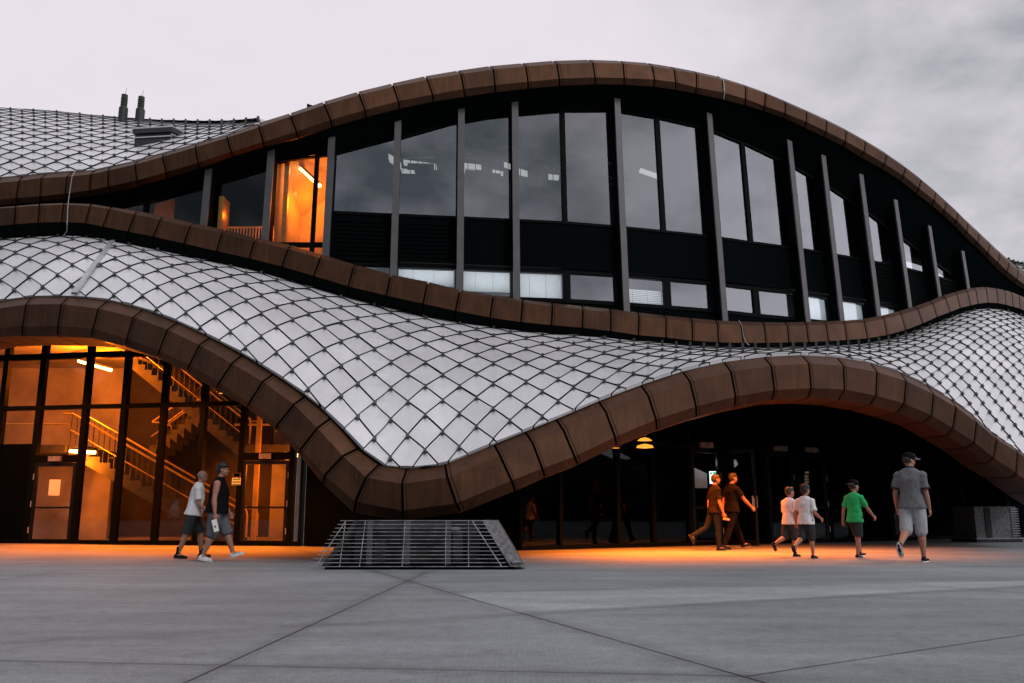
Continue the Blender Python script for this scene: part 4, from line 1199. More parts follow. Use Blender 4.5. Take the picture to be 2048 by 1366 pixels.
# ------------------------------------------------------------------ ground
def ground_material():
    m, nt, b = mat('plaza_concrete')
    tc = N(nt, 'ShaderNodeTexCoord')
    def noise_(scale, det=6, rough=.55, vec=None, sc3=None):
        n = N(nt, 'ShaderNodeTexNoise'); n.inputs['Scale'].default_value = scale; n.inputs['Detail'].default_value = det; n.inputs['Roughness'].default_value = rough
        if sc3:
            mp = N(nt, 'ShaderNodeMapping'); mp.inputs['Scale'].default_value = sc3; mp.inputs['Rotation'].default_value = (0, 0, R(8))
            nt.links.new(tc.outputs['Object'], mp.inputs['Vector']); nt.links.new(mp.outputs[0], n.inputs['Vector'])
        else:
            nt.links.new(tc.outputs['Object'], n.inputs['Vector'])
        return n.outputs['Fac']
    def rng(v, a, b_, c, d):
        r = N(nt, 'ShaderNodeMapRange'); r.inputs['From Min'].default_value = a; r.inputs['From Max'].default_value = b_
        r.inputs['To Min'].default_value = c; r.inputs['To Max'].default_value = d; nt.links.new(v, r.inputs['Value']); return r.outputs[0]
    def mul(a, b_):
        x = N(nt, 'ShaderNodeMath', operation='MULTIPLY'); nt.links.new(a, x.inputs[0]); nt.links.new(b_, x.inputs[1]); return x.outputs[0]
    v = mul(rng(noise_(.22, 5), .3, .7, .74, 1.20), rng(noise_(1.0, 8, .65, sc3=(.35, 1.6, 1)), .3, .7, .76, 1.16))
    v = mul(v, rng(noise_(70, 3), .3, .7, .72, 1.24))
    v = mul(v, rng(noise_(28, 4), .3, .7, .90, 1.10))
    v = mul(v, rng(noise_(9, 5), .3, .72, .86, 1.08))
    v = mul(v, rng(noise_(2.6, 9, .75), .52, .68, 1.0, .80))
    # brushed finish lines
    wv_ = N(nt, 'ShaderNodeTexWave'); wv_.inputs['Scale'].default_value = 9; wv_.inputs['Distortion'].default_value = 2.0; wv_.inputs['Detail'].default_value = 3
    nt.links.new(tc.outputs['Object'], wv_.inputs['Vector'])
    v = mul(v, rng(wv_.outputs['Fac'], 0, 1, .97, 1.03))
    # scattered dark specks and stains
    vo = N(nt, 'ShaderNodeTexVoronoi'); vo.inputs['Scale'].default_value = .9; vo.inputs['Randomness'].default_value = 1
    nt.links.new(tc.outputs['Object'], vo.inputs['Vector'])
    v = mul(v, rng(vo.outputs['Distance'], .018, .03, .35, 1.0))
    # one paler bay of concrete
    a, b2 = G(930, 1187), G(1040, 1226)
    sep = N(nt, 'ShaderNodeSeparateXYZ'); nt.links.new(tc.outputs['Object'], sep.inputs[0])
    p0, p1 = G(905, 1186), G(1830, 1166); q0, q1 = G(1040, 1226), G(1900, 1180)
    def half(p, q, flip):
        d = (q - p).normalized(); n_ = Vector((-d.y, d.x, 0)) * (1 if not flip else -1)
        dt = N(nt, 'ShaderNodeVectorMath', operation='DOT_PRODUCT'); dt.inputs[1].default_value = n_
        nt.links.new(tc.outputs['Object'], dt.inputs[0])
        s = N(nt, 'ShaderNodeMath', operation='SUBTRACT'); nt.links.new(dt.outputs['Value'], s.inputs[0]); s.inputs[1].default_value = n_.dot(p)
        r = N(nt, 'ShaderNodeMapRange'); r.inputs['From Min'].default_value = -.05; r.inputs['From Max'].default_value = .12
        nt.links.new(s.outputs[0], r.inputs['Value']); return r.outputs[0]
    e0, e1 = G(825, 1162), G(937, 1200)
    msk = mul(mul(half(p0, p1, True), half(q0, q1, False)), half(e1, e0, True))
    v = mul(v, rng(msk, 0, 1, 1.0, 1.42))
    def dirt(p, q, wd, dark):
        d = (q - p).normalized(); n_ = Vector((-d.y, d.x, 0))
        dt = N(nt, 'ShaderNodeVectorMath', operation='DOT_PRODUCT'); dt.inputs[1].default_value = n_
        nt.links.new(tc.outputs['Object'], dt.inputs[0])
        s_ = N(nt, 'ShaderNodeMath', operation='SUBTRACT'); nt.links.new(dt.outputs['Value'], s_.inputs[0]); s_.inputs[1].default_value = n_.dot(p)
        a_ = N(nt, 'ShaderNodeMath', operation='ABSOLUTE'); nt.links.new(s_.outputs[0], a_.inputs[0])
        w_ = N(nt, 'ShaderNodeMath', operation='MULTIPLY'); nt.links.new(rng(noise_(.9, 5), .3, .7, .2, 2.4), w_.inputs[1]); w_.inputs[0].default_value = wd
        dv_ = N(nt, 'ShaderNodeMath', operation='DIVIDE'); nt.links.new(a_.outputs[0], dv_.inputs[0]); nt.links.new(w_.outputs[0], dv_.inputs[1])
        return rng(dv_.outputs[0], .2, 1.0, dark, 1.0)
    for a_, b_ in (((746, 1142), (1530, 1366)), ((856, 1143.5), (370, 1366)), ((0, 1322), (1495, 1353)), ((1060, 1228), (1900, 1182))):
        v = mul(v, dirt(G(*a_), G(*b_), .16, .80))
    vm = N(nt, 'ShaderNodeVectorMath', operation='SCALE'); vm.inputs[0].default_value = (0.200, 0.222, 0.232)
    nt.links.new(v, vm.inputs['Scale']); nt.links.new(vm.outputs[0], b.inputs['Base Color'])
    b.inputs['Roughness'].default_value = .75; b.inputs['Specular IOR Level'].default_value = .3
    bp = N(nt, 'ShaderNodeBump'); bp.inputs['Strength'].default_value = .25; bp.inputs['Distance'].default_value = .01
    nt.links.new(noise_(70, 3), bp.inputs['Height']); nt.links.new(bp.outputs[0], b.inputs['Normal'])
    return m
g = MB(); S = 600
g.quad((-S, -S, 0), (S, -S, 0), (S, S, 0), (-S, S, 0))
tag(g.build('ground', ground_material()), kind='structure')
M['seam'] = simple('seam_dark', (0.035, 0.036, 0.038), rough=.9, var=.4, scale=3)
jm = MB()
def seam(a, b, w=.011, ext=(0, 0)):
    a, b = G(*a), G(*b); d = (b - a).normalized(); a = a - d * ext[0]; b = b + d * ext[1]
    n = Vector((-d.y, d.x, 0)) * w / 2; L = (b - a).length; k = max(2, int(L / .5))
    for i in range(k):
        p, q = a + d * L * i / k, a + d * L * (i + 1) / k
        w0 = 1 + .35 * noise.noise(p * 1.7); w1 = 1 + .35 * noise.noise(q * 1.7)
        z = Vector((0, 0, .004))
        jm.quad(p - n * w0 + z, q - n * w1 + z, q + n * w1 + z, p + n * w0 + z)
seam((746, 1142), (1530, 1366), ext=(0, 1.5))
seam((856, 1143.5), (370, 1366), ext=(0, 2))
seam((0, 1322), (1495, 1353), w=.009, ext=(3, 0))
seam((1495, 1353), (2048, 1270), w=.010, ext=(0, 4))
seam((1700, 1160), (2048, 1187), w=.014, ext=(0, 3))
seam((0, 1160), (120, 1142), w=.014, ext=(3, 0))
tag(jm.build('pavement_joint', M['seam']), kind='structure')

# trees across the plaza, behind the photographer: they show in the entrance glass
M['leaf'] = simple('dark_foliage', (0.03, 0.045, 0.025), rough=.9, var=.5, scale=2)
tb = MB(); rng_ = random.Random(3)
for k in range(150):
    a = R(52 + 256 * k / 149 + rng_.uniform(-2, 2)); d = rng_.uniform(55, 75)
    x, y = d * math.sin(a), d * math.cos(a)
    hgt = rng_.uniform(5, 9) if x > 10 else rng_.uniform(11, 17)
    for j in range(5 if x > 10 else 9):
        r0 = rng_.uniform(1.4, 2.8)
        c = Vector((x + rng_.uniform(-2.5, 2.5), y + rng_.uniform(-2, 2), rng_.uniform(r0 * .6, hgt - r0)))
        bm = bmesh.new(); bmesh.ops.create_icosphere(bm, subdivisions=2, radius=r0)
        for v in bm.verts:
            v.co = v.co * (1 + .45 * noise.noise((v.co + c) * 1.1))
        tb.add([v.co + c for v in bm.verts], [[v.index for v in f.verts] for f in bm.faces]); bm.free()
tag(tb.build('treeline', M['leaf']), kind='stuff')

# ------------------------------------------------------------------ people
def ball(mb, c, r, rot=None, seg=14, rings=9):
    c = Vector(c); r = (r, r, r) if not isinstance(r, (tuple, list)) else r
    vs = []; fs = []
    for i in range(rings + 1):
        th = math.pi * i / rings
        for k in range(seg):
            ph = 2 * math.pi * k / seg
            v = Vector((r[0] * math.sin(th) * math.cos(ph), r[1] * math.sin(th) * math.sin(ph), r[2] * math.cos(th)))
            if rot is not None: v = rot @ v
            vs.append(c + v)
    for i in range(rings):
        for k in range(seg):
            k2 = (k + 1) % seg
            fs.append((i * seg + k, (i + 1) * seg + k, (i + 1) * seg + k2, i * seg + k2))
    mb.add(vs, fs)
def limb(mb, pts, rs, seg=14, balls=True):
    mb.tube(pts, rs, seg)
    if balls:
        for p, r in zip(pts, rs): ball(mb, p, r * .99)
def loft(mb, rings, seg=24, power=2.3):
    vs = []; fs = []
    for c, rx, ry, rot in rings:
        for k in range(seg):
            a = 2 * math.pi * k / seg
            ca, sa = math.cos(a), math.sin(a)
            x = math.copysign(abs(ca) ** (2 / power), ca) * rx; y = math.copysign(abs(sa) ** (2 / power), sa) * ry
            v = Vector((x, y, 0))
            vs.append(Vector(c) + (rot @ v if rot is not None else v))
    n = len(rings)
    for i in range(n - 1):
        for k in range(seg):
            k2 = (k + 1) % seg
            fs.append((i * seg + k, i * seg + k2, (i + 1) * seg + k2, (i + 1) * seg + k))
    fs.append(tuple(range(seg))[::-1]); fs.append(tuple((n - 1) * seg + k for k in range(seg)))
    mb.add(vs, fs)

def solid(mb, name, material, voxel, smooth_it=3, folds=None):
    o = mb.build('tmp_' + name, material)
    md = o.modifiers.new('r', 'REMESH'); md.mode = 'VOXEL'; md.voxel_size = voxel; md.use_smooth_shade = True
    if smooth_it:
        s = o.modifiers.new('s', 'SMOOTH'); s.factor = .5; s.iterations = smooth_it
    dg = bpy.context.evaluated_depsgraph_get(); dg.update()
    me = bpy.data.meshes.new_from_object(o.evaluated_get(dg))
    bpy.data.objects.remove(o, do_unlink=True)
    me.name = name
    if folds:
        amp, fx, fz, seed = folds
        co = []
        for v in me.vertices:
            p = v.co
            q = Vector((p.x * fx, p.y * fx, p.z * fz + p.x * fx * .6)) + Vector((seed, seed * 2, 0))
            co.append(p + v.normal * amp * (noise.noise(q) + .5 * noise.noise(q * 2.3)))
        for v, c in zip(me.vertices, co): v.co = c
    me.polygons.foreach_set('use_smooth', [True] * len(me.polygons))
    if not me.materials: me.materials.append(material)
    me.update()
    ob = bpy.data.objects.new(name, me); C.objects.link(ob)
    return ob

def cloth(name, col, var=.15, rough=.85):
    return simple(name, col, rough=max(rough, .9), var=var, scale=14, bump=.15, bscale=220, spec=.06)
SKIN = simple('skin', (0.32, 0.15, 0.10), rough=.55, var=.08, scale=20)
HAIRD = simple('dark_hair', (0.009, 0.007, 0.006), rough=.6, var=.3, scale=60, bump=.4, bscale=150)
HAIRB = simple('brown_hair', (0.025, 0.016, 0.011), rough=.6, var=.3, scale=60, bump=.4, bscale=150)
HAIRG = simple('grey_hair', (0.20, 0.17, 0.15), rough=.6, var=.3, scale=60, bump=.4, bscale=150)
EYE = simple('eye', (0.02, 0.015, 0.012), rough=.2)
SOLEW = simple('white_sole', (0.6, 0.6, 0.6), rough=.7)
SOLED = simple('dark_sole', (0.02, 0.02, 0.02), rough=.8)

def person(label, hip_px, foot_py, head_py, heading, legs, arms, lean=4, yaw=0, pitch=0, child=False,
           top=None, bottom=None, shoes=None, hair=HAIRD, bulk=1.0, sleeve=.55, hairstyle='short', tank=False, seed=1.0, stand='R', sole=SOLED, cap=None, belly=0.0, group=None):
    Y = gY(foot_py)
    Hh = P(hip_px, head_py, Y).z / .985
    H = Hh
    hs = 1.16 if child else 1.0
    rt = lambda ax, deg: Matrix.Rotation(R(deg), 3, ax)
    # ---- skeleton
    hipz = 0.0
    J = {}
    for s, key in ((-1, 'R'), (1, 'L')):
        hp, kn, fp = legs[key]
        h = Vector((0, s * .052 * H, 0))
        k = h + Vector((math.sin(R(hp)), 0, -math.cos(R(hp)))) * .245 * H
        a = k + Vector((math.sin(R(hp - kn)), 0, -math.cos(R(hp - kn)))) * .235 * H
        fd = Vector((math.cos(R(fp)), 0, math.sin(R(fp))))
        fu = Vector((-math.sin(R(fp)), 0, math.cos(R(fp))))
        J[key] = (h, k, a, fd, fu)
    low = min(min((J[q][2] - J[q][4] * .040 * H + J[q][3] * (d * H)).z for d in (-.035, .10)) for q in 'RL')
    off = Vector((0, 0, -low))
    for q in 'RL':
        h, k, a, fd, fu = J[q]; J[q] = (h + off, k + off, a + off, fd, fu)
    pz = off.z
    Rl = rt('Y', lean)
    U = lambda x, y, z: Rl @ Vector((x * H, y * H, z * H)) + off      # z measured from the hip joint
    # total height correction: hip joint sits about .5 H up
    b = MB(); bk = bulk
    # body torso
    T = [(-.045, .048, .070), (.0, .060 * bk, .088), (.05, .062 * bk, .088), (.10, .056 * bk + belly * .6, .078), (.16, .058 * bk + belly, .082), (.22, .064 * bk, .092), (.262, .058, .098), (.296, .044, .074), (.325, .034, .045)]
    loft(b, [(U(belly * .4 if .08 < z < .2 else 0, 0, z), rx * .92 * H, ry * .92 * H * (0.5 + .5 * bk), Rl) for z, rx, ry in T])
    for q, s in (('R', -1), ('L', 1)):
        h, k, a, fd, fu = J[q]
        m1 = h.lerp(k, .45); m2 = k.lerp(a, .3)
        limb(b, [h, m1, k, m2, a], [.050 * H * bk, .043 * H * bk, .030 * H * bk, .031 * H * bk, .018 * H])
        ball(b, k + Vector((.006 * H, 0, 0)), .027 * H)
        ball(b, m2 - Vector((.010 * H, 0, 0)), .026 * H * bk)
        limb(b, [a, a + fd * .06 * H - fu * .02 * H], [.020 * H, .016 * H])
    # arms and hands
    HANDS = {}
    for q, s in (('R', -1), ('L', 1)):
        fl, ab, el = arms[q]
        sh = U(0, s * .105, .256)
        d1 = Rl @ Vector((math.sin(R(fl)) * math.cos(R(ab)), s * math.sin(R(ab)), -math.cos(R(fl)) * math.cos(R(ab))))
        e = sh + d1 * .165 * H
        f2 = fl + el
        d2 = Rl @ Vector((math.sin(R(f2)) * math.cos(R(ab * .4)), s * math.sin(R(ab * .4)), -math.cos(R(f2)) * math.cos(R(ab * .4))))
        w = e + d2 * .142 * H
        limb(b, [sh, sh.lerp(e, .4), e, e.lerp(w, .3), w], [.029 * H * bk, .027 * H * bk, .021 * H * bk, .022 * H * bk, .0145 * H])
        HANDS[q] = (sh, e, w, d1, d2)
        pn = Vector((0, -s, 0)); pn = (pn - d2 * pn.dot(d2)).normalized()
        ax = d2.cross(pn)
        if ax.x < 0: ax = -ax
        rot = Matrix((d2, ax, pn)).transposed()
        hk = .92
        ball(b, w + d2 * .026 * H, (.031 * H, .023 * H, .0105 * H), rot)
        for i, L in enumerate((.040, .045, .042, .033)):
            base = w + d2 * .046 * H + ax * (.0168 - i * .0112) * H
            c1, c2, c3 = R(22 + i * 5), R(55 + i * 6), R(80 + i * 6)
            p1 = base + (d2 * math.cos(c1) + pn * math.sin(c1)) * L * .46 * H
            p2 = p1 + (d2 * math.cos(c2) + pn * math.sin(c2)) * L * .32 * H
            p3 = p2 + (d2 * math.cos(c3) + pn * math.sin(c3)) * L * .24 * H
            limb(b, [base, p1, p2, p3], [.0052 * H, .0049 * H, .0046 * H, .0040 * H], 8)
        tb_ = w + d2 * .014 * H + ax * .016 * H
        t1 = tb_ + (d2 * .72 + ax * .60 + pn * .25).normalized() * .026 * H
        t2 = t1 + (d2 * .9 + ax * .15 + pn * .4).normalized() * .022 * H
        limb(b, [tb_, t1, t2], [.0075 * H, .0060 * H, .0048 * H], 8)
    # neck and head
    nb = U(0, 0, .315); hc = U(.012, 0, .400 + (.012 if child else 0))
    hc = hc + Vector((.006 * H, 0, 0))
    limb(b, [nb, nb.lerp(hc, .6)], [.030 * H * (.9 if child else 1), .027 * H])
    RH = rt('Z', yaw) @ rt('Y', pitch)
    hd = lambda x, y, z: hc + RH @ Vector((x * H * hs, y * H * hs, z * H * hs))
    hb_ = lambda c, r: ball(b, hd(*c), tuple(v * H * hs for v in r), RH)
    hb_((-.006, 0, .018), (.054, .044, .047)); hb_((.012, 0, -.020), (.038, .034, .045)); hb_((.030, 0, -.050), (.016, .017, .013))
    hb_((.038, 0, .010), (.014, .030, .010)); hb_((-.012, 0, -.02), (.036, .034, .035))
    b.tube([hd(.046, 0, .004), hd(.056, 0, -.014), hd(.048, 0, -.020)], [.005 * H * hs, .0085 * H * hs, .007 * H * hs], 8); ball(b, hd(.054, 0, -.016), .008 * H * hs)
    hb_((.046, 0, -.034), (.006, .014, .0045)); hb_((.044, 0, -.041), (.006, .012, .004))
    for s in (-1, 1):
        hb_((-.004, s * .043, -.008), (.011, .006, .017)); hb_((.030, s * .022, -.018), (.016, .012, .012))
    body = solid(b, 'person', SKIN, .0062 * H / 1.75 + .0006, 2)
    tag(body, label, 'person', group)
    kids = []
    for s in (-1, 1):
        e = MB(); ball(e, hd(.0455, s * .0175, .000), .0062 * H * hs); kids.append(e.build('eye', EYE, smooth=True))
    # hair
    hm = MB()
    if hairstyle == 'bald':
        ball(hm, hd(-.016, 0, .008), tuple(v * H * hs for v in (.050, .047, .036)), RH)
    elif hairstyle != 'none':
        ball(hm, hd(-.010, 0, .026), tuple(v * H * hs for v in (.056, .048, .045)), RH)
        ball(hm, hd(-.026, 0, .004), tuple(v * H * hs for v in (.040, .046, .044)), RH)
        ball(hm, hd(.022, 0, .052), tuple(v * H * hs for v in (.030, .036, .015)), RH)
        if hairstyle == 'full':
            ball(hm, hd(-.004, 0, .040), tuple(v * H * hs for v in (.060, .052, .042)), RH)
            ball(hm, hd(-.036, 0, -.02), tuple(v * H * hs for v in (.026, .036, .03)), RH)
    if hm.v:
        kids.append(solid(hm, 'hair', hair, .006 * H / 1.75 + .001, 2, (.0035, 60, 60, seed)))
    if cap:
        cm = MB(); ball(cm, hd(-.006, 0, .030), tuple(v * H * hs for v in (.060, .051, .047)), RH)
        c_o = solid(cm, 'cap', cap[0], .007, 2); kids.append(c_o)
        bm_ = MB(); dx = cap[2]
        vs = []
        for zz in (0, -.004):
            for t in range(9):
                a = R(-62 + 124 * t / 8); vs.append(hd(dx * (.046 * math.cos(a)), .046 * math.sin(a), .034 + zz))
            for t in range(9):
                a = R(62 - 124 * t / 8); vs.append(hd(dx * (.046 + .062 * math.cos(a)), .046 * math.sin(a), .024 + zz))
        n = 18
        bm_.add(vs, [tuple(range(n)), tuple(range(n, 2 * n))[::-1]] + [(k, (k + 1) % n, n + (k + 1) % n, n + k) for k in range(n)])
        br = bm_.build('cap_brim', cap[1]); kids.append(br)
    # top
    tm = MB(); lo = 0.0 if not tank else .0
    rings = [(-.06 if child else -.04, .088 * bk + belly * .7, .119), (.03, .075 * bk + belly * .8, .104), (.10, .067 * bk + belly, .092), (.16, .068 * bk + belly, .094), (.22, .073 * bk, .103), (.262, .066, .112 if not tank else .098), (.284, .058, .106 if not tank else .082), (.302, .050, .084 if not tank else .068), (.316, .044, .064), (.330, .037, .043)]
    loft(tm, [(U(belly * .4 if .02 < z < .2 else 0, 0, z), rx * H, ry * H * (.5 + .5 * bk), Rl) for z, rx, ry in rings])
    if sleeve > 0:
        for q in 'RL':
            sh, e, w, d1, d2 = HANDS[q]
            st_ = sh + Vector((0, -(sh.y / abs(sh.y)) * .022 * H, -0.006 * H))
            en = sh + d1 * .165 * sleeve * H if sleeve <= 1 else e
            limb(tm, [st_, sh.lerp(en, .35), en], [.036 * H * bk, .039 * H * bk, .040 * H * bk], 16, False)
            ball(tm, sh, .041 * H * bk)
    if top == polo:
        tr = MB()
        for q in 'RL':
            sh, e, w, d1, d2 = HANDS[q]
            p_ = sh + d1 * .165 * sleeve * H
            for f_ in (-.004, .006): tr.tube([p_ + d1 * (f_ - .002) * H, p_ + d1 * (f_ + .002) * H], .0455 * H * bk, 18)
        kids.append(tr.build('cuff', dgrey, smooth=True))
        tr = MB(); tr.tube([U(0, 0, .322), U(.004, 0, .340)], [.038 * H, .034 * H], 18); kids.append(tr.build('collar', dgrey, smooth=True))
    kids.append(solid(tm, 'tank_top' if tank else 'shirt', top, .011, 9, (.008, 9, 5, seed)))
    # bottoms
    bmb = MB(); cut = bottom[1]
    loft(bmb, [(U(0, 0, z), rx * H * bk, ry * H * (.5 + .5 * bk), Rl) for z, rx, ry in ((-.055, .050, .085), (-.03, .066, .098), (.01, .068, .097), (.055, .058, .086), (.07, .054, .080))])
    for q in 'RL':
        h, k, a, fd, fu = J[q]
        if cut <= 1:
            en = h.lerp(k, cut) if cut < .95 else k
            pts = [h + Vector((0, 0, .01 * H)), h.lerp(en, .5), en]
            rr = [.058, .054, .052]
            limb(bmb, pts, [v * H * bk for v in rr], 16, False)
        elif cut < 1.5:
            en = k.lerp(a, cut - 1)
            limb(bmb, [h, h.lerp(k, .5), k, en], [v * H * bk for v in (.058, .054, .050, .049)], 16, False); ball(bmb, k, .049 * H * bk)
        else:
            limb(bmb, [h, h.lerp(k, .5), k, k.lerp(a, .4), a + Vector((0, 0, .005))], [v * H * bk for v in (.058, .050, .039, .037, .031)], 16, False); ball(bmb, k, .038 * H)
        ball(bmb, h, .056 * H * bk)
    kids.append(solid(bmb, 'trousers' if cut >= 1.5 else 'shorts', bottom[0], .011, 4, (.0075, 10, 7, seed + 3)))
    # shoes
    for q in 'RL':
        h, k, a, fd, fu = J[q]
        s = -1 if q == 'R' else 1
        rot = Matrix((fd, Vector((0, 1, 0)), fu)).transposed()
        sm = MB(); g0 = a - fu * .022 * H
        ball(sm, g0 - fd * .012 * H + fu * .004 * H, (.028 * H, .022 * H, .026 * H), rot)
        ball(sm, g0 + fd * .030 * H, (.048 * H, .024 * H, .022 * H), rot)
        ball(sm, g0 + fd * .070 * H - fu * .003 * H, (.036 * H, .026 * H, .016 * H), rot)
        limb(sm, [a + fu * .004 * H, a + fu * (shoes[1]) * H], [.022 * H, .022 * H], 14, False)
        so = solid(sm, 'shoe', shoes[0], .0065, 2); kids.append(so)
        sl = MB(); pts = []
        for t in range(20):
            an = 2 * math.pi * t / 20
            wd = .025 + .004 * math.cos(an)
            pts.append(g0 + fd * (.032 + .075 * math.cos(an)) * H + Vector((0, 1, 0)) * wd * math.sin(an) * H)
        lo_ = [p - fu * .018 * H for p in pts]; hi_ = [p - fu * .008 * H for p in pts]
        sl.add(lo_ + hi_, [tuple(range(20))[::-1], tuple(range(20, 40))] + [(t, (t + 1) % 20, 20 + (t + 1) % 20, 20 + t) for t in range(20)])
        sb_ = sl.build('sole', sole); sb_.parent = so
    for o in kids:
        o.parent = body
    hp = P(hip_px, 1040, Y)
    body.location = (hp.x, Y, 0)
    body.rotation_euler = (0, 0, R(heading))
    body.scale = (1, 1, 1)
    # hand position in the place, for things held
    Rz = Matrix.Rotation(R(heading), 3, 'Z')
    return {q: (Rz @ (HANDS[q][2] + HANDS[q][4] * .06 * H) + Vector((hp.x, Y, 0)), Rz @ HANDS[q][4]) for q in 'RL'}

white = cloth('white_cotton', (0.62, 0.62, 0.64), .06); blackc = cloth('black_cotton', (0.006, 0.006, 0.007)); grey = cloth('grey_cotton', (0.10, 0.11, 0.125), .1)
dgrey = cloth('slate_cotton', (0.035, 0.040, 0.045)); polo = cloth('grey_polo', (0.13, 0.135, 0.145), .12); lgrey = cloth('pale_grey_denim', (0.33, 0.34, 0.37), .10)
greenc = cloth('green_cotton', (0.03, 0.38, 0.12), .15); tan = cloth('brown_black_cotton', (0.013, 0.010, 0.010), .5); denim = cloth('dark_denim', (0.012, 0.015, 0.02), .3)
shoew = cloth('white_leather', (0.60, 0.61, 0.62), .1, .6); shoeb = cloth('black_leather', (0.012, 0.013, 0.014), .2, .5)

hd1 = person('man in a white short sleeved shirt and dark shorts walking past the stairs', 386, 1117, 938, 18, {'R': (-14, 4, -4), 'L': (20, 14, 4)}, {'R': (14, 8, 42), 'L': (-6, 8, 30)},
       lean=8, pitch=12, top=white, bottom=(dgrey, .96), shoes=(shoeb, .085), hair=HAIRG, hairstyle='bald', bulk=1.05, sleeve=.75, seed=1.3, belly=.012)
hd2 = person('heavy man in a black tank top and grey shorts with white sneakers', 432, 1123, 927, 6, {'R': (-4, 16, -10), 'L': (24, 4, 18)}, {'R': (-2, 9, 12), 'L': (10, 10, 20)},
       lean=3, top=blackc, bottom=(grey, 1.12), shoes=(shoew, .01), hair=HAIRD, hairstyle='full', bulk=1.22, sleeve=0, tank=True, seed=2.1, sole=SOLEW, belly=.018)
hd3 = person('man in a dark T-shirt and dark jeans walking behind another at the glass door', 1430, 1101, 949, 14, {'R': (4, 5, 0), 'L': (-24, 38, -60)}, {'R': (4, 6, 18), 'L': (-8, 6, 15)},
       lean=3, top=tan, bottom=(denim, 1.9), shoes=(shoeb, .01), hair=HAIRB, seed=3.7, bulk=1.0, sleeve=.7)
hd4 = person('man in black reaching forward for the handle of the glass door', 1464, 1099, 944, 20, {'R': (-16, 10, -12), 'L': (24, 2, 12)}, {'R': (40, 8, 10), 'L': (-12, 8, 12)},
       lean=4, yaw=-5, top=blackc, bottom=(blackc, 1.9), shoes=(shoeb, .01), hair=HAIRB, seed=4.2, bulk=1.1, sleeve=.65)
person('boy in a loose white T-shirt and black shoes, the one nearer the glass door', 1579, 1113, 977, 28, {'R': (6, 8, 0), 'L': (-14, 52, -62)}, {'R': (-6, 10, 20), 'L': (8, 8, 25)},
       lean=3, child=True, top=white, bottom=(dgrey, 1.02), shoes=(shoeb, .01), hair=HAIRB, seed=5.5, sleeve=.85, bulk=1.12, yaw=-12)
person('boy in a white T-shirt with dark grey shorts walking between two other boys', 1612, 1117, 972, 40, {'R': (8, 8, 0), 'L': (-12, 48, -58)}, {'R': (-2, 14, 62), 'L': (-6, 16, 15)},
       lean=2, child=True, top=white, bottom=(dgrey, 1.05), shoes=(shoeb, .01), hair=HAIRD, hairstyle='full', seed=6.1, sleeve=.8, bulk=1.1, yaw=-10)
person('boy in a bright green T-shirt and backwards cap walking behind the tall man', 1710, 1117, 964, 34, {'R': (-6, 6, -4), 'L': (22, 10, 6)}, {'R': (34, 10, 14), 'L': (-10, 14, 8)},
       lean=2, child=True, top=greenc, bottom=(dgrey, 1.0), shoes=(shoeb, .01), hair=HAIRD, seed=7.4, sleeve=.75, bulk=1.0, sole=SOLEW, cap=(blackc, grey, -1), yaw=-14)
person('tall man in a grey polo shirt, pale shorts and dark peaked cap', 1827, 1124, 906, 48, {'R': (6, 4, 0), 'L': (-14, 44, -66)}, {'R': (4, 7, 12), 'L': (-4, 12, 25)},
       lean=1, yaw=-38, pitch=8, top=polo, bottom=(lgrey, 1.05), shoes=(shoeb, .01), hair=HAIRD, seed=8.8, sleeve=.7, bulk=1.1, sole=SOLEW, cap=(blackc, lgrey, 1))
# things held
h, d = hd2['R']
m = MB(); c = h + Vector((.02, -.03, -.10)); m.obox(c, Vector((.045, 0, .012)), (0, .003, 0), Vector((-.03, 0, .105)), 0)
m.obox(c + Vector((0, -.004, -.02)), Vector((.014, 0, .004)), (0, .0015, 0), Vector((-.004, 0, .016)), 1)
o = m.build('leaflet', [M['paper'], M['ink']]); tag(o, 'white folded leaflet held in the hand of the man in the tank top', 'leaflet')
h, d = hd3['R']
m = MB(); m.obox(h + Vector((.02, -.01, -.035)), (.07, .015, -.010), (-.01, .04, 0), (0.004, 0, .024))
M['packet'] = simple('tan_packet', (0.38, 0.26, 0.18), rough=.6)
o = m.build('packet', M['packet']); bv = o.modifiers.new('b', 'BEVEL'); bv.width = .012; bv.segments = 3
tag(o, 'small tan packet carried low by the man behind the door opener', 'packet')

# ------------------------------------------------------------------ sky, sun, camera
w = bpy.data.worlds.new('World'); sc.world = w; w.use_nodes = True
nt = w.node_tree; nt.nodes.clear()
out = N(nt, 'ShaderNodeOutputWorld'); bg = N(nt, 'ShaderNodeBackground'); bg.inputs['Strength'].default_value = 0.1
SUNV = Vector((0.48, -0.60, 0.70)).normalized()
sky = N(nt, 'ShaderNodeTexSky'); sky.sky_type = 'NISHITA'; sky.sun_disc = False
sky.sun_elevation = math.asin(SUNV.z); sky.sun_rotation = math.atan2(SUNV.x, SUNV.y)
tc = N(nt, 'ShaderNodeTexCoord'); sp = N(nt, 'ShaderNodeSeparateXYZ'); nt.links.new(tc.outputs['Generated'], sp.inputs[0])
def mth(op, a, b=None, clamp=False):
    n = N(nt, 'ShaderNodeMath', operation=op); n.use_clamp = clamp
    for i, v in enumerate((a, b)):
        if v is None: continue
        if isinstance(v, (int, float)): n.inputs[i].default_value = v
        else: nt.links.new(v, n.inputs[i])
    return n.outputs[0]
den = mth('ADD', mth('MAXIMUM', sp.outputs['Z'], 0.0), 0.28)
cmb = N(nt, 'ShaderNodeCombineXYZ'); nt.links.new(mth('DIVIDE', sp.outputs['X'], den), cmb.inputs[0]); nt.links.new(mth('DIVIDE', sp.outputs['Y'], den), cmb.inputs[1])
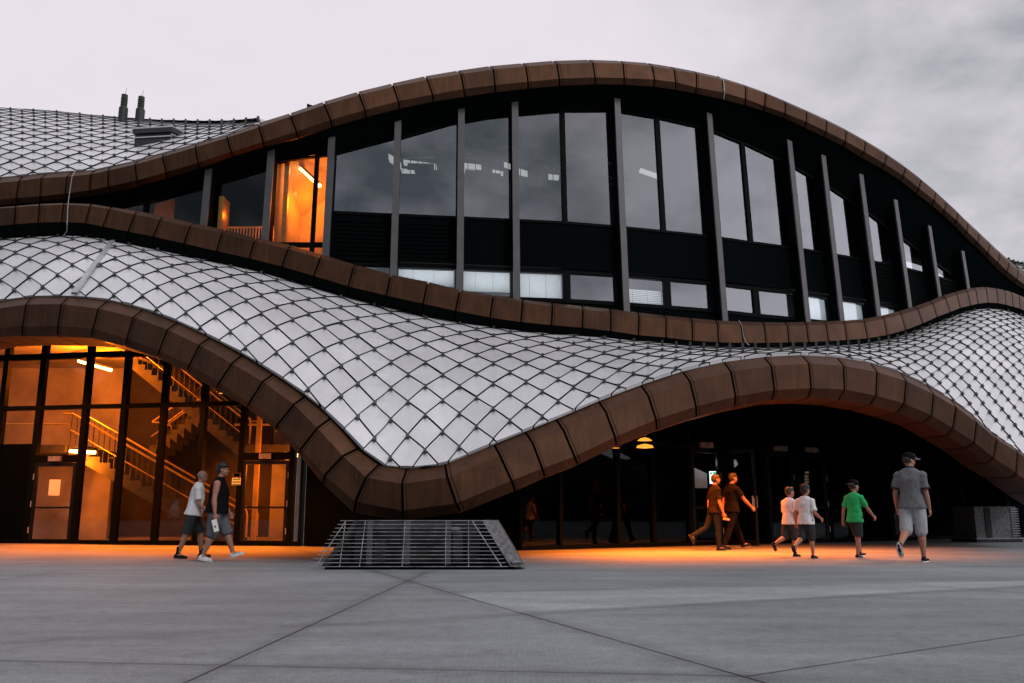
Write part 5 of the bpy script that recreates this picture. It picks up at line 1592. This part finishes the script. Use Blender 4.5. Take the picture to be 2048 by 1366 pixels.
n1 = N(nt, 'ShaderNodeTexNoise'); n1.inputs['Scale'].default_value = 5.5; n1.inputs['Detail'].default_value = 9; n1.inputs['Roughness'].default_value = .55; n1.inputs['Distortion'].default_value = .15
n2 = N(nt, 'ShaderNodeTexNoise'); n2.inputs['Scale'].default_value = .9; n2.inputs['Detail'].default_value = 4
nt.links.new(cmb.outputs[0], n1.inputs['Vector']); nt.links.new(cmb.outputs[0], n2.inputs['Vector'])
front = N(nt, 'ShaderNodeMapRange'); front.inputs['From Min'].default_value = .3; front.inputs['From Max'].default_value = .75; nt.links.new(sp.outputs['Y'], front.inputs['Value'])
side = N(nt, 'ShaderNodeMapRange'); side.inputs['From Min'].default_value = .12; side.inputs['From Max'].default_value = .55; side.inputs['To Max'].default_value = .85; nt.links.new(sp.outputs['X'], side.inputs['Value'])
zt_ = N(nt, 'ShaderNodeMapRange'); zt_.inputs['From Min'].default_value = .16; zt_.inputs['From Max'].default_value = .52; zt_.inputs['To Min'].default_value = .42; nt.links.new(sp.outputs['Z'], zt_.inputs['Value'])
bias = mth('MULTIPLY', mth('MULTIPLY', side.outputs[0], front.outputs[0]), zt_.outputs[0])
cl = mth('MULTIPLY', mth('SUBTRACT', n1.outputs['Fac'], .5), 2.3)
cl2 = mth('MULTIPLY', mth('SUBTRACT', n2.outputs['Fac'], .45), .5)
back = N(nt, 'ShaderNodeMapRange'); back.inputs['From Min'].default_value = .05; back.inputs['From Max'].default_value = -.55; nt.links.new(sp.outputs['Y'], back.inputs['Value'])
bl_ = N(nt, 'ShaderNodeMapRange'); bl_.inputs['From Min'].default_value = .80; bl_.inputs['From Max'].default_value = -.05; bl_.inputs['To Max'].default_value = .95; nt.links.new(sp.outputs['X'], bl_.inputs['Value'])
zl_ = N(nt, 'ShaderNodeMapRange'); zl_.inputs['From Min'].default_value = .85; zl_.inputs['From Max'].default_value = .5; nt.links.new(sp.outputs['Z'], zl_.inputs['Value'])
bias = mth('ADD', bias, mth('MULTIPLY', mth('MULTIPLY', back.outputs[0], bl_.outputs[0]), zl_.outputs[0]))
amt = mth('MULTIPLY', cl, mth('ADD', mth('MULTIPLY', bias, 1.0), mth('SUBTRACT', 1.0, mth('MULTIPLY', front.outputs[0], .90))))
fac = mth('ADD', mth('ADD', bias, amt), mth('MULTIPLY', cl2, .35), clamp=True)
cr = N(nt, 'ShaderNodeMix'); cr.data_type = 'RGBA'
nt.links.new(fac, cr.inputs[0]); cr.inputs[6].default_value = (7.9, 7.3, 7.85, 1); cr.inputs[7].default_value = (2.5, 2.8, 3.0, 1)
gx = N(nt, 'ShaderNodeMapRange'); gx.inputs['From Min'].default_value = .45; gx.inputs['From Max'].default_value = .95; gx.inputs['To Max'].default_value = 1.3; nt.links.new(sp.outputs['X'], gx.inputs['Value'])
gy = N(nt, 'ShaderNodeMapRange'); gy.inputs['From Min'].default_value = .45; gy.inputs['From Max'].default_value = .1; nt.links.new(sp.outputs['Y'], gy.inputs['Value'])
gz = N(nt, 'ShaderNodeVectorMath', operation='SCALE'); nt.links.new(cr.outputs[2], gz.inputs[0]); nt.links.new(mth('ADD', 1.0, mth('MULTIPLY', gx.outputs[0], gy.outputs[0])), gz.inputs['Scale'])
mx = N(nt, 'ShaderNodeMix'); mx.data_type = 'RGBA'; mx.inputs[0].default_value = .94
nt.links.new(sky.outputs[0], mx.inputs[6]); nt.links.new(gz.outputs[0], mx.inputs[7])
nt.links.new(mx.outputs[2], bg.inputs['Color']); nt.links.new(bg.outputs[0], out.inputs['Surface'])

sl = bpy.data.lights.new('sun', 'SUN'); sl.energy = 0.9; sl.angle = R(12); sl.color = (1.0, .97, .94)
so = bpy.data.objects.new('sun', sl); C.objects.link(so); so.rotation_euler = (-SUNV).to_track_quat('-Z', 'Y').to_euler()

cam = bpy.data.cameras.new('camera'); cam.sensor_width = 36; cam.lens = 36 * F / 2048; cam.clip_end = 2000; cam.clip_start = .05
co = bpy.data.objects.new('camera', cam); C.objects.link(co); co.location = (0, 0, CAMZ); co.rotation_euler = (math.pi / 2 + TILT, 0, 0)
sc.camera = co
sc.view_settings.view_transform = 'Standard'; sc.view_settings.look = 'None'; sc.view_settings.exposure = 0.12; sc.view_settings.gamma = 1
sc.cycles.use_denoising = True
sc.cycles.max_bounces = 8; sc.cycles.transparent_max_bounces = 16
sc.cycles.sample_clamp_indirect = 4
